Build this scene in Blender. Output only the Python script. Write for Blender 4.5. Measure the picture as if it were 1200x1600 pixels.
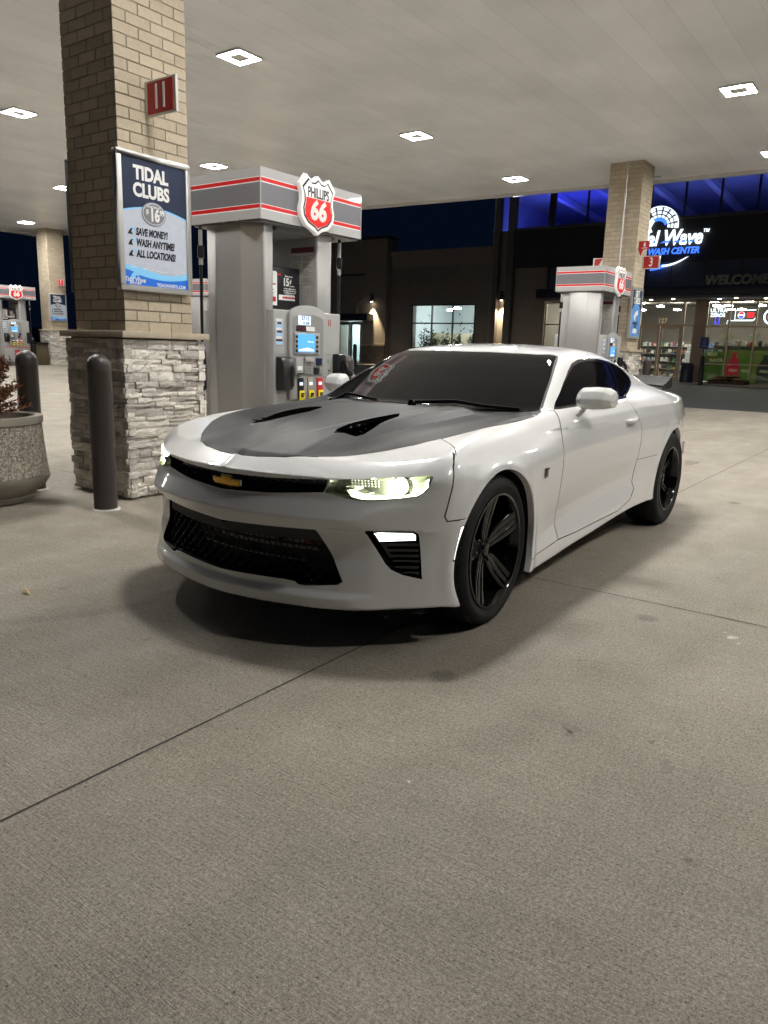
# A white muscle coupe under a fuel-station canopy at night.
import bpy, bmesh, math, random
import numpy as np
from mathutils import Vector, Matrix
for _o in list(bpy.data.objects): bpy.data.objects.remove(_o)
SC = bpy.context.scene
COL = SC.collection
R = math.radians
# ------------------------------------------------ camera (world: X right-and-away, Y left-and-away, Z up; metres)
YAW, PITCH, ROLL, CAMH, FPX = R(35.64689973), R(12.19976173), R(1.63032244), 1.255, 1180.0
_F = Vector((math.cos(YAW)*math.cos(PITCH), math.sin(YAW)*math.cos(PITCH), -math.sin(PITCH)))
_r0 = Vector((math.sin(YAW), -math.cos(YAW), 0)); _u0 = _r0.cross(_F)
_r = math.cos(ROLL)*_r0 + math.sin(ROLL)*_u0; _u = -math.sin(ROLL)*_r0 + math.cos(ROLL)*_u0
cd = bpy.data.cameras.new('camera'); cam = bpy.data.objects.new('camera', cd); COL.objects.link(cam)
cam.matrix_world = Matrix(((_r.x, _u.x, -_F.x, 0), (_r.y, _u.y, -_F.y, 0), (_r.z, _u.z, -_F.z, CAMH), (0, 0, 0, 1)))
cd.sensor_fit = 'VERTICAL'; cd.sensor_height = 36.0; cd.lens = 36.0*FPX/1600.0
cd.clip_start = .05; cd.clip_end = 1500
SC.camera = cam
# ------------------------------------------------ night sky and exposure (light comes from the lit lamps, plus faint emission on some shop posters, goods and plants)
wd = bpy.data.worlds.new("World"); SC.world = wd; wd.use_nodes = True
bg = wd.node_tree.nodes['Background']
bg.inputs[0].default_value = (.15, .36, 1.0, 1)          # deep navy night sky
bg.inputs[1].default_value = 0.0045
SC.view_settings.view_transform = 'Standard'; SC.view_settings.look = 'None'
SC.view_settings.exposure = 0.90; SC.view_settings.gamma = 1.0
SC.cycles.use_denoising = True
SC.cycles.max_bounces = 8; SC.cycles.diffuse_bounces = 4; SC.cycles.glossy_bounces = 4
SC.cycles.sample_clamp_indirect = 6.0
# ------------------------------------------------ helpers
def tag(o, label=None, cat=None, group=None, kind=None):
    if label: o['label'] = label
    if cat: o['category'] = cat
    if group: o['group'] = group
    if kind: o['kind'] = kind
    return o
def empty(name, loc, label=None, cat=None, group=None, rz=0):
    o = bpy.data.objects.new(name, None); COL.objects.link(o); o.location = loc; o.rotation_euler = (0, 0, rz)
    o.empty_display_size = .1
    return tag(o, label, cat, group)
def dup(o, d=(0, 0, 0), label=None, group=None, parent=None, top=True, skip=(), rz=0):
    c = o.copy(); COL.objects.link(c)
    if top:
        c.location = Vector(o.location) + Vector(d)
        c.rotation_euler.z += rz
        if label: c['label'] = label
        if group: c['group'] = group
    else: c.parent = parent
    for ch in list(o.children):
        if ch.name.split('.')[0] in skip: continue
        dup(ch, parent=c, top=False, skip=skip)
    return c
NT = {}
def mat(name, col, rough=.5, metal=0., emis=None, es=0., coat=0., coatr=.03, var=0., vscale=6., bump=0., bscale=40., island=0., spec=.5, alpha=1., trans=0., ior=1.45, aniso=0.):
    if name in NT: return NT[name]
    m = bpy.data.materials.new(name); m.use_nodes = True; n = m.node_tree; P = n.nodes['Principled BSDF']
    c = (*col, 1) if len(col) == 3 else col
    P.inputs['Base Color'].default_value = c
    P.inputs['Roughness'].default_value = rough; P.inputs['Metallic'].default_value = metal
    P.inputs['Specular IOR Level'].default_value = spec; P.inputs['IOR'].default_value = ior
    P.inputs['Coat Weight'].default_value = coat; P.inputs['Coat Roughness'].default_value = coatr
    P.inputs['Transmission Weight'].default_value = trans
    P.inputs['Alpha'].default_value = alpha
    if aniso: P.inputs['Anisotropic'].default_value = aniso
    if emis: P.inputs['Emission Color'].default_value = (*emis, 1); P.inputs['Emission Strength'].default_value = es
    L = n.links
    co = n.nodes.new('ShaderNodeTexCoord')
    src = None
    if island:
        g = n.nodes.new('ShaderNodeNewGeometry')
        mp = n.nodes.new('ShaderNodeMapRange'); L.new(g.outputs['Random Per Island'], mp.inputs[0])
        mp.inputs[3].default_value = 1 - island; mp.inputs[4].default_value = 1 + island
        mx = n.nodes.new('ShaderNodeMixRGB'); mx.blend_type = 'MULTIPLY'; mx.inputs[0].default_value = 1
        mx.inputs[1].default_value = c; L.new(mp.outputs[0], mx.inputs[2]); src = mx.outputs[0]
    if var:
        tx = n.nodes.new('ShaderNodeTexNoise'); tx.inputs['Scale'].default_value = vscale; tx.inputs['Detail'].default_value = 6
        L.new(co.outputs['Object'], tx.inputs['Vector'])
        mp = n.nodes.new('ShaderNodeMapRange'); L.new(tx.outputs['Fac'], mp.inputs[0])
        mp.inputs[1].default_value = .25; mp.inputs[2].default_value = .75
        mp.inputs[3].default_value = 1 - var; mp.inputs[4].default_value = 1 + var
        mx = n.nodes.new('ShaderNodeMixRGB'); mx.blend_type = 'MULTIPLY'; mx.inputs[0].default_value = 1
        if src: L.new(src, mx.inputs[1])
        else: mx.inputs[1].default_value = c
        L.new(mp.outputs[0], mx.inputs[2]); src = mx.outputs[0]
        mr = n.nodes.new('ShaderNodeMapRange'); L.new(tx.outputs['Fac'], mr.inputs[0])
        mr.inputs[3].default_value = rough*.85; mr.inputs[4].default_value = min(1, rough*1.15)
        L.new(mr.outputs[0], P.inputs['Roughness'])
    if src: L.new(src, P.inputs['Base Color'])
    if bump:
        tx = n.nodes.new('ShaderNodeTexNoise'); tx.inputs['Scale'].default_value = bscale; tx.inputs['Detail'].default_value = 5
        L.new(co.outputs['Object'], tx.inputs['Vector'])
        b = n.nodes.new('ShaderNodeBump'); b.inputs['Strength'].default_value = bump; b.inputs['Distance'].default_value = .01
        L.new(tx.outputs['Fac'], b.inputs['Height']); L.new(b.outputs[0], P.inputs['Normal'])
    NT[name] = m; return m
class MB:
    """collects shapes; build() links them as ONE mesh object"""
    def __init__(s): s.v = []; s.f = []; s.m = []; s.mi = 0
    def add(s, vs, fs):
        k = len(s.v); s.v += [tuple(p) for p in vs]; s.f += [tuple(i + k for i in f) for f in fs]; s.m += [s.mi]*len(fs); return s
    def box(s, x0, x1, y0, y1, z0, z1):
        vs = [(x, y, z) for x in (x0, x1) for y in (y0, y1) for z in (z0, z1)]
        return s.add(vs, [(0, 1, 3, 2), (4, 6, 7, 5), (0, 4, 5, 1), (2, 3, 7, 6), (0, 2, 6, 4), (1, 5, 7, 3)])
    def prism(s, poly, ax, a, b):
        """2-D polygon extruded along axis ax from a to b; poly coords are the two other axes in x,y,z order"""
        def P(p, t):
            q = list(p); q.insert(ax, t); return tuple(q)
        n = len(poly)
        vs = [P(p, a) for p in poly] + [P(p, b) for p in poly]
        return s.add(vs, [tuple(range(n))[::-1], tuple(range(n, 2*n))] + [(i, (i+1) % n, n + (i+1) % n, n + i) for i in range(n)])
    def tube(s, path, r, n=8, cap=True, closed=False):
        path = [Vector(p) for p in path]; rs = r if isinstance(r, (list, tuple)) else [r]*len(path)
        vs = []; up = None
        for i, p in enumerate(path):
            if closed: t = path[(i+1) % len(path)] - path[i-1]
            else: t = path[min(i+1, len(path)-1)] - path[max(i-1, 0)]
            t.normalize()
            if up is None: up = Vector((0, 0, 1)) if abs(t.z) < .9 else Vector((1, 0, 0))
            a = t.cross(up).normalized(); b = a.cross(t).normalized(); up = b
            for k in range(n):
                w = 2*math.pi*k/n; vs.append(p + (a*math.cos(w) + b*math.sin(w))*rs[i])
        m = len(path); fs = []
        for i in range(m if closed else m-1):
            j = (i+1) % m
            for k in range(n): fs.append((i*n+k, i*n+(k+1) % n, j*n+(k+1) % n, j*n+k))
        if cap and not closed: fs += [tuple(range(n))[::-1], tuple(range((m-1)*n, m*n))]
        return s.add(vs, fs)
    def lathe(s, prof, c=(0, 0, 0), n=32, ax=2, closed=False, cap=True):
        vs = []
        for r, h in prof:
            for k in range(n):
                w = 2*math.pi*k/n; a, b = r*math.cos(w), r*math.sin(w)
                q = [(h, a, b), (a, h, b), (a, b, h)][ax]
                if ax == 1: q = (b, h, a)
                vs.append((q[0]+c[0], q[1]+c[1], q[2]+c[2]))
        m = len(prof); fs = []
        for i in range(m if closed else m-1):
            j = (i+1) % m
            for k in range(n): fs.append((i*n+k, i*n+(k+1) % n, j*n+(k+1) % n, j*n+k))
        if not closed and cap:
            if prof[0][0] > 1e-5: fs.append(tuple(range(n))[::-1])
            if prof[-1][0] > 1e-5: fs.append(tuple(range((m-1)*n, m*n)))
        return s.add(vs, fs)
    def quad(s, a, b, c, d): return s.add([a, b, c, d], [(0, 1, 2, 3)])
    def build(s, name, mats, parent=None, smooth=False, bevel=0., seg=2, ang=35, origin=None):
        me = bpy.data.meshes.new(name)
        off = Vector(origin) if origin else (Vector(parent.matrix_world.translation) if False else Vector((0, 0, 0)))
        if parent is not None and origin is None: off = root_loc(parent)
        me.from_pydata([tuple(Vector(v) - off) for v in s.v], [], s.f)
        mats = mats if isinstance(mats, (list, tuple)) else [mats]
        for m in mats: me.materials.append(m)
        me.polygons.foreach_set('material_index', s.m)
        bm = bmesh.new(); bm.from_mesh(me)
        bmesh.ops.remove_doubles(bm, verts=bm.verts, dist=1e-6)
        bmesh.ops.recalc_face_normals(bm, faces=bm.faces)
        if bevel:
            es = [e for e in bm.edges if len(e.link_faces) == 2 and e.calc_face_angle(0) > R(ang)]
            bmesh.ops.bevel(bm, geom=es, offset=bevel, segments=seg, affect='EDGES', profile=.5, clamp_overlap=True)
        bm.to_mesh(me); bm.free()
        if smooth or bevel:
            me.polygons.foreach_set('use_smooth', [True]*len(me.polygons))
            try: me.set_sharp_from_angle(angle=R(40))
            except Exception: pass
        o = bpy.data.objects.new(name, me); COL.objects.link(o)
        if parent is not None: o.parent = parent
        elif origin: o.location = origin
        return o
def root_loc(p):
    l = Vector((0, 0, 0))
    while p is not None: l += Vector(p.location); p = p.parent
    return l
_tc = {}
def textmesh(txt, size=1., extr=.002, off=0., shear=0., xs=1., align='CENTER'):
    """mesh verts/faces of a line of text in the XY plane, centred, height ~ size"""
    k = (txt, size, extr, off, shear, xs, align)
    if k not in _tc:
        c = bpy.data.curves.new('t', 'FONT'); c.body = txt; c.size = size; c.extrude = extr; c.offset = off; c.shear = shear
        c.align_x = align; c.align_y = 'CENTER'; c.resolution_u = 3
        o = bpy.data.objects.new('t', c); COL.objects.link(o)
        bpy.context.view_layer.update()
        me = bpy.data.meshes.new_from_object(o.evaluated_get(bpy.context.evaluated_depsgraph_get()))
        vs = [(v.co.x*xs, v.co.y, v.co.z) for v in me.vertices]; fs = [tuple(p.vertices) for p in me.polygons]
        bpy.data.objects.remove(o); bpy.data.curves.remove(c); bpy.data.meshes.remove(me)
        _tc[k] = (vs, fs)
    return _tc[k]
def put_text(mb, txt, c, u, v, **kw):
    """text on a plane: centre c, reading direction u, up direction v"""
    u = Vector(u).normalized(); v = Vector(v).normalized(); n = u.cross(v); c = Vector(c)
    vs, fs = textmesh(txt, **kw)
    mb.add([c + u*x + v*y + n*z for x, y, z in vs], fs); return mb
def put_poly(mb, poly, c, u, v, t=.002, lift=0.):
    u = Vector(u).normalized(); v = Vector(v).normalized(); n = u.cross(v); c = Vector(c) + n*lift
    k = len(poly)
    vs = [c + u*a + v*b for a, b in poly] + [c + u*a + v*b + n*t for a, b in poly]
    mb.add(vs, [tuple(range(k))[::-1], tuple(range(k, 2*k))] + [(i, (i+1) % k, k + (i+1) % k, k + i) for i in range(k)])
    return mb
# ---------------------------------------------------------------- the car's body: one continuous implicit surface
def pch(xs, ys):
    """monotone cubic interpolation through points (xs ascending)"""
    xs = np.array(xs, float); ys = np.array(ys, float)
    h = np.diff(xs); d = np.diff(ys) / h
    m = np.zeros_like(ys); m[0] = d[0]; m[-1] = d[-1]
    for i in range(1, len(xs) - 1):
        if d[i-1] * d[i] > 0:
            w1 = 2*h[i] + h[i-1]; w2 = h[i] + 2*h[i-1]
            m[i] = (w1 + w2) / (w1 / d[i-1] + w2 / d[i])
    def f(x):
        x = np.clip(x, xs[0], xs[-1])
        i = np.clip(np.searchsorted(xs, x) - 1, 0, len(xs) - 2)
        t = (x - xs[i]) / h[i]; t2 = t*t; t3 = t2*t
        return (2*t3 - 3*t2 + 1)*ys[i] + (t3 - 2*t2 + t)*h[i]*m[i] + (-2*t3 + 3*t2)*ys[i+1] + (t3 - t2)*h[i]*m[i+1]
    return f
def pts(*p):
    p = sorted(p); return pch([a[0] for a in p], [a[1] for a in p])
def lins(w, *p):
    p = sorted(p); a = np.array(p, float)
    return lambda x: sum(np.interp(x + d*w, a[:, 0], a[:, 1])*k for d, k in ((-1, .2), (-.5, .2), (0, .2), (.5, .2), (1, .2)))
def smx(a, b, k):
    h = np.maximum(k - np.abs(a - b), 0) / k
    return np.maximum(a, b) + h*h*k*.25
def smn(a, b, k): return -smx(-a, -b, k)
def sst(a, b, x):
    t = np.clip((x - a) / (b - a), 0, 1); return t*t*(3 - 2*t)

W_ = pts((.75,.60),(.60,.745),(.52,.825),(.46,.878),(.40,.915),(.33,.932),(0,.940),(-.5,.928),(-1.0,.918),(-1.5,.914),(-2.0,.922),(-2.4,.934),(-2.75,.936),(-3.05,.902),(-3.3,.86),(-3.6,.795),(-3.86,.72))
D_door = lins(.008, (.05,.07),(.17,.010),(.235,.012),(.262,.020),(.335,.052),(.40,.047),(.55,.016),(.66,.002),(.735,.0),(.755,.003),(.82,.020),(.88,.044),(.94,.082),(1.0,.14),(1.1,.26))
D_fend = pts((.05,.05),(.17,.0),(.30,.008),(.50,.006),(.64,.0),(.71,.004),(.77,.026),(.82,.060),(.86,.098),(.90,.15),(1.0,.30))
D_hnch = lins(.008, (.05,.05),(.20,.02),(.30,.02),(.50,.010),(.66,.0),(.78,.005),(.86,.022),(.925,.046),(.950,.075),(.98,.13),(1.0,.18),(1.1,.36))
P_ = pts((0,.872),(.03,.871),(.2,.852),(.45,.788),(.65,.695),(.80,.578),(.9,.49),(1.0,.40))
V_ = lins(.005, (.05,-.05),(.15,-.012),(.178,0.0),(.232,.003),(.258,-.022),(.40,-.040),(.505,-.036),(.566,.010),(.640,-.042),(.700,-.058),(.722,-.052),(.735,-.038),(.80,-.046),(1.0,-.06))
HC_ = pts((.95,.765),(.80,.785),(.70,.799),(.50,.830),(.2,.872),(-.1,.905),(-.35,.924),(-.55,.930),(-.9,.93),(-3.0,.98),(-3.3,1.0),(-3.6,1.003),(-3.80,.985),(-3.9,.95))
HE_ = pts((.70,.745),(.50,.790),(.22,.862),(0,.888),(-.25,.908),(-.5,.928),(-1.0,.952),(-2.0,.984),(-2.5,1.004),(-2.85,1.006),(-3.1,.995),(-3.4,.965),(-3.7,.935),(-3.86,.915))
ZR_ = pts((0,.72),(-.30,.83),(-.50,.925),(-.62,.985),(-.85,1.098),(-1.05,1.190),(-1.20,1.248),(-1.32,1.279),(-1.5,1.300),(-1.8,1.312),(-2.1,1.302),(-2.4,1.265),(-2.8,1.175),(-3.2,1.062),(-3.5,.965),(-3.9,.82))
CR_ = pts((-.5,.0),(-1.2,.008),(-1.6,.034),(-2.2,.045),(-3.0,.04),(-3.5,.03))
YB_ = pts((-.3,.78),(-.75,.80),(-1.2,.803),(-1.6,.797),(-2.0,.776),(-2.4,.735),(-2.8,.685),(-3.2,.63),(-3.6,.57))
SB_ = pts((.9,.180),(.45,.190),(.3,.172),(-.3,.170),(-1.2,.20),(-2.1,.245),(-3.1,.24),(-3.8,.30))
def carf(x, y, z):
    ay = np.abs(y)
    # side
    wf = sst(-1.0, -.25, x); wr = 1 - sst(-2.35, -1.75, x)
    zc = z - .035*np.clip((-x - .5)/1.5, 0, 1) - .045*np.clip((-x - .5)/1.5, 0, 1)*sst(.62, .45, z)*sst(.16, .30, z)
    d = D_door(zc)*(1 - wf - wr) + D_fend(z)*wf + D_hnch(z)*wr
    S = W_(x) - d
    for cx in (0., -2.811):                       # flared wheel arch lips
        r = np.hypot(x - cx, z - .352)
        S = S + .010*np.exp(-((r - .405)/.035)**2)
    fs = ay - S
    # top
    t = np.clip(ay/.80, 0, 1.3)
    Ft = P_(ay) - .052
    wb = sst(.62, .2, x) if False else sst(.70, .10, x)
    H = HC_(x)*(1 - t*t) + HE_(x)*t*t
    # power bulge and its flanking valleys
    hb = sst(-.75, -.5, x)*sst(.78, .35, x)
    bw = .30 + .14*sst(.75, -.5, x)
    H = H + hb*(.024*np.clip((bw + .045 - ay)/.07, 0, 1) - .012*np.exp(-((ay - bw - .13)/.08)**2))
    cw = .055 + .20*sst(.75, -.35, x)
    H = H + hb*.007*np.clip((ay - cw)/.05, 0, 1)*sst(bw, bw - .05, ay)              # shallow centre trough with crisp flanks
    H = H + .006*sst(.035, 0, ay)*sst(.3, .7, x)
    s = Ft - x                                    # distance behind the leading edge
    H = H - .046*np.clip((.115 - s)/.115, 0, 1)**1.35
    ft = (z - H)*.98
    # front
    Fx = P_(ay) + V_(z)
    Fx = Fx - .016*sst(.532, .520, z)*sst(.28, .48, z)*sst(.47, .53, ay)            # cheek below the beam
    ff = (x - Fx)*.9
    # rear and underside
    fr = (-3.845 + .16*(ay/.8)**3.0 - .03*np.exp(-((z - .55)/.16)**2) - .02 + .10*np.clip(.33 - z, 0, 1) - x)
    fr = -(x + 3.86 - .20*(ay/.8)**3 - .10*np.abs(z - .62)**1.5)
    fb = SB_(x) - z
    lo = smx(fs, ft, .045)
    lo = smx(lo, ff, .016)
    lo = smx(lo, fr, .07)
    lo = smx(lo, fb, .012)
    # greenhouse
    xe = x + .36*y*y*sst(-2.2, -1.2, x) - .20*y*y*(1 - sst(-3.2, -2.4, x))
    R = ZR_(xe) - CR_(x)*(ay/.6)**2.2
    g1 = (z - R)*.9
    zz = z - .96
    g2 = (ay - (YB_(x) - .55*zz - .70*zz*np.abs(zz)))*.85
    g = smx(g1, g2, .055)
    g = np.maximum(g, .88 - z)
    rk = .03 + .08*(1 - sst(-2.6, -2.0, x))
    h = np.maximum(rk - np.abs(lo - g), 0)/rk
    return np.minimum(lo, g) - h*h*rk*.25
def cargrad(P, e=1e-4):
    x, y, z = P.T
    g = np.stack([carf(x+e, y, z) - carf(x-e, y, z), carf(x, y+e, z) - carf(x, y-e, z), carf(x, y, z+e) - carf(x, y, z-e)], 1)/(2*e)
    return g
def carproj(P, n=4):
    for _ in range(n):
        f = carf(*P.T); g = cargrad(P)
        st = f/np.maximum((g*g).sum(1), .05)
        P = P - g*np.clip(st, -.02, .02)[:, None]
    return P
# ================================================================ the white coupe
CARX, CARY, CARYAW = 3.0523, 2.465, 3.1455          # front axle on the ground, x forward
def car_surface(h=.0125):
    xs = np.arange(-3.96, .96, h); ys = np.arange(-1.02, 1.0201, h); zs = np.arange(.12, 1.36, h)
    ny = len(ys); off = ys[ny//2]; ys = ys - off + 0.0
    ys = (np.arange(-82, 83) + .0)*h
    X, Y, Z = np.meshgrid(xs, ys, zs, indexing='ij')
    half = Y.shape[1]//2
    F = np.empty(X.shape)
    F[:, half:] = carf(X[:, half:].ravel(), Y[:, half:].ravel(), Z[:, half:].ravel()).reshape(X[:, half:].shape)
    F[:, :half] = F[:, half+1:][:, ::-1]
    S = F < 0
    nx, nyy, nz = F.shape
    cell = {}
    acc = np.zeros((nx-1, nyy-1, nz-1, 3)); cnt = np.zeros((nx-1, nyy-1, nz-1))
    quads = []
    for ax in range(3):
        sl0 = [slice(None)]*3; sl1 = [slice(None)]*3; sl0[ax] = slice(0, -1); sl1[ax] = slice(1, None)
        a = S[tuple(sl0)]; b = S[tuple(sl1)]
        I = np.argwhere(a != b)
        o1, o2 = [(1, 2), (2, 0), (0, 1)][ax]
        dims = (nx, nyy, nz)
        ok = (I[:, o1] > 0) & (I[:, o1] < dims[o1]-1) & (I[:, o2] > 0) & (I[:, o2] < dims[o2]-1)
        I = I[ok]
        J = I.copy(); J[:, ax] += 1
        f0 = F[tuple(I.T)]; f1 = F[tuple(J.T)]; t = f0/(f0 - f1)
        P = np.stack([xs[I[:, 0]], ys[I[:, 1]], zs[I[:, 2]]], 1).astype(float); P[:, ax] += t*h
        inside = S[tuple(I.T)]
        cs = []
        for d1, d2 in ((-1, -1), (0, -1), (0, 0), (-1, 0)):
            C = I.copy(); C[:, o1] += d1; C[:, o2] += d2
            np.add.at(acc, tuple(C.T), P); np.add.at(cnt, tuple(C.T), 1)
            cs.append(np.ravel_multi_index(C.T, cnt.shape))
        Q = np.stack(cs, 1); Q[~inside] = Q[~inside][:, ::-1]
        quads.append(Q)
    Q = np.concatenate(quads); used, inv = np.unique(Q, return_inverse=True); Q = inv.reshape(Q.shape)
    V = acc.reshape(-1, 3)[used]/cnt.reshape(-1, 1)[used]
    V = carproj(V, 3)
    # a little tangential smoothing keeps the quads even, then back onto the surface
    for _ in range(2):
        s = np.zeros_like(V); c = np.zeros(len(V))
        for k in range(4):
            np.add.at(s, Q[:, k], V[Q[:, (k+1) % 4]] + V[Q[:, k-1]]); np.add.at(c, Q[:, k], 2)
        V = carproj(.5*V + .5*s/c[:, None], 2)
    return V, Q
class Cutter:
    """faces of the body, split exactly along panel outlines and labelled"""
    def __init__(s, V, Q):
        s.V = [tuple(p) for p in V]; s.F = [tuple(q) for q in Q.tolist()]
        s.lab = ['shell']*len(s.F)
        P = V[Q]; s.c = P.mean(1); n = np.cross(P[:, 2]-P[:, 0], P[:, 3]-P[:, 1]); n /= np.linalg.norm(n, axis=1)[:, None] + 1e-12; s.n = n
        s.dead = np.zeros(len(s.F), bool); s.new = []
        g = cargrad(s.c); s.n = np.where(((g*n).sum(1) < 0)[:, None], -n, n)
    def sync(s):
        if s.new:
            s.c = np.concatenate([s.c, np.array([a for a, b in s.new])]); s.n = np.concatenate([s.n, np.array([b for a, b in s.new])])
            s.dead = np.concatenate([s.dead, np.zeros(len(s.new), bool)]); s.new = []
    def cut(s, label, poly, proj, cond=None, over=None, close=True):
        s.sync()
        uv = np.stack(proj(s.c), 1); pl = np.array(poly)
        lo = pl.min(0) - .03; hi = pl.max(0) + .03
        m = (~s.dead) & (uv >= lo).all(1) & (uv <= hi).all(1)
        if cond is not None: m &= cond(s.c, s.n)
        cand = list(np.nonzero(m)[0]); nor = s.n
        k = len(poly); cache = {}
        vp = {}
        def puv(i):
            if i not in vp:
                p = np.array([s.V[i]]); q = proj(p); vp[i] = (float(q[0][0]), float(q[1][0]))
            return vp[i]
        items = [(f, s.F[f], nor[f], s.lab[f]) for f in cand]
        touched = set()
        for e in range(k):
            ax_, ay_ = poly[e]; bx, by = poly[(e+1) % k]
            dx, dy = bx-ax_, by-ay_; L = math.hypot(dx, dy)
            if L < 1e-9: continue
            out = []
            x0, x1 = min(ax_, bx)-.001, max(ax_, bx)+.001; y0, y1 = min(ay_, by)-.001, max(ay_, by)+.001
            for it in items:
                fs = it[1]; q = [puv(i) for i in fs]
                if max(a[0] for a in q) < x0 or min(a[0] for a in q) > x1 or max(a[1] for a in q) < y0 or min(a[1] for a in q) > y1:
                    out.append(it); continue
                d = [((a[0]-ax_)*dy - (a[1]-ay_)*dx)/L for a in q]
                if not (max(d) > 1e-5 and min(d) < -1e-5): out.append(it); continue
                A = []; B = []; n = len(fs)
                for i in range(n):
                    j = (i+1) % n; di, dj = d[i], d[j]
                    if di >= -1e-5: A.append(fs[i])
                    if di <= 1e-5: B.append(fs[i])
                    if (di > 1e-5 and dj < -1e-5) or (di < -1e-5 and dj > 1e-5):
                        key = (min(fs[i], fs[j]), max(fs[i], fs[j]), e)
                        if key not in cache:
                            t = di/(di-dj); p = np.array(s.V[fs[i]]); r = np.array(s.V[fs[j]])
                            s.V.append(tuple(p + (r-p)*t)); cache[key] = len(s.V)-1
                        A.append(cache[key]); B.append(cache[key])
                if len(A) < 3 or len(B) < 3: out.append(it); continue
                touched.add(it[0])
                out.append((it[0], tuple(A), it[2], it[3])); out.append((it[0], tuple(B), it[2], it[3]))
            items = out
        pa = [(poly[i], poly[(i+1) % k]) for i in range(k)]
        def inside(x, y):
            r = False
            for (a, b), (c, d) in pa:
                if (b > y) != (d > y) and x < (c-a)*(y-b)/(d-b) + a: r = not r
            return r
        for f, fs, n, lb in items:
            if f in touched:
                c = np.mean([s.V[i] for i in fs], 0); q = proj(c[None]); nl = lb
                if inside(float(q[0][0]), float(q[1][0])) and (over is None or lb in over): nl = label or lb
                s.F.append(fs); s.lab.append(nl); s.new.append((c, n))
            elif inside(uv[f, 0], uv[f, 1]) and (over is None or lb in over): s.lab[f] = label or lb
        for f in touched: s.dead[f] = True
        s.sync()
    def seam(s, line, proj, cond=None, w=.0058, over=None, label='gap'):
        for (a, b), (c, d) in zip(line[:-1], line[1:]):
            L = math.hypot(c-a, d-b); ux, uy = (c-a)/L, (d-b)/L; e = w*.4
            a2, b2, c2, d2 = a-ux*e, b-uy*e, c+ux*e, d+uy*e; nx, ny = -uy*w/2, ux*w/2
            s.cut(label, [(a2+nx, b2+ny), (c2+nx, d2+ny), (c2-nx, d2-ny), (a2-nx, b2-ny)], proj, cond, over)
    def grab(s, labels):
        s.sync()
        return [s.F[i] for i in range(len(s.F)) if not s.dead[i] and s.lab[i] in labels]
pf = lambda P: (np.abs(P[:, 1]), P[:, 2])                # from the front
ps = lambda P: (P[:, 0], P[:, 2])                        # from the side
pt_ = lambda P: (P[:, 0], np.abs(P[:, 1]))               # from above
V0, Q0 = car_surface()
K = Cutter(V0, Q0)
front = lambda c, n: (c[:, 0] > .30) & (n[:, 0] > .15)
side = lambda c, n: (np.abs(c[:, 1]) > .40) & (np.abs(n[:, 1]) > .2)
topc = lambda c, n: (n[:, 2] > .15) & (c[:, 2] > .6)
allc = lambda c, n: c[:, 2] > -1
K.cut(None, [(-4.5, -.5), (1.5, -.5), (1.5, 0), (-4.5, 0)], lambda P: (P[:, 0], P[:, 1]), allc)       # centre line
# --- big panels
door_line = [(-.83, .955), (-.777, .886), (-.735, .80), (-.718, .72), (-.72, .62), (-.745, .458), (-.757, .262)]
rear_line = [(-2.049, .372), (-2.022, .42), (-2.018, .56), (-2.026, .68), (-2.024, .78), (-1.998, .85), (-1.958, .925), (-1.935, .985)]
K.cut('fender', [(.60, .96), (-.50, .96)] + door_line + [(-.757, .05), (.60, .05)], ps, lambda c, n: (np.abs(c[:, 1]) > .3) & ~((np.abs(c[:, 1]) < .76) & (c[:, 0] < -.6)))
K.cut('front_bumper', [(.17, 1.0), (.17, .867), (.265, .85), (.374, .784), (.422, .66), (.436, .585), (.425, .563), (.33, .566), (.33, 0), (1.1, 0), (1.1, 1.0)], ps, allc)
K.cut('door', door_line + [(-1.0, .257), (-1.72, .268), (-1.95, .31)] + rear_line, ps, side)
K.cut('quarter_panel', [(-1.935, 1.05), (-1.935, .985)] + rear_line[::-1] + [(-2.06, .30), (-2.2, .2), (-3.30, .2), (-3.30, .75), (-3.42, 1.05)], ps, side, over=('shell',))
K.cut('sill', [(-.30, .10), (-.30, .238), (-.757, .262), (-1.0, .257), (-1.72, .268), (-1.95, .31), (-2.049, .372), (-2.25, .372), (-2.25, .10)], ps, side, over=('shell', 'fender', 'door', 'quarter_panel'))
K.cut('rear_bumper', [(-3.42, 1.05), (-3.30, .75), (-3.30, .1), (-4.2, .1), (-4.2, .92), (-3.7, .92)], ps, allc)
# --- hood wrapped in matt grey
hood_edge = [(.748, 0), (.745, .04), (.735, .12), (.70, .25), (.64, .36), (.565, .44), (.49, .52), (.41, .585), (.306, .654), (.183, .707), (.07, .729), (-.05, .743), (-.20, .752), (-.338, .759), (-.50, .768), (-.635, .775)]
hood_rear = [(-.66, .72), (-.60, .62), (-.53, .45), (-.475, .25), (-.45, 0)]
K.cut('hood', [(.748, -.01)] + hood_edge + hood_rear + [(-.45, -.01)], pt_, topc)
ws_base = [(-.475, -.01), (-.475, 0), (-.50, .25), (-.56, .45), (-.635, .62), (-.70, .725), (-.742, .762)]
ws_top = [(-1.05, .676), (-1.30, .597), (-1.365, .572), (-1.362, .55), (-1.30, .47), (-1.25, .30), (-1.224, .12), (-1.218, 0), (-1.218, -.01)]
K.cut('cowl', [(-.44, -.01), (-.44, 0), (-.465, .25), (-.52, .45), (-.59, .62), (-.65, .72), (-.66, .775), (-.742, .764)] + ws_base[::-1], pt_, topc, over=('shell', 'fender', 'hood'))
K.cut('ws_band', ws_base + ws_top, pt_, topc, over=('shell', 'cowl', 'fender'))
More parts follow.
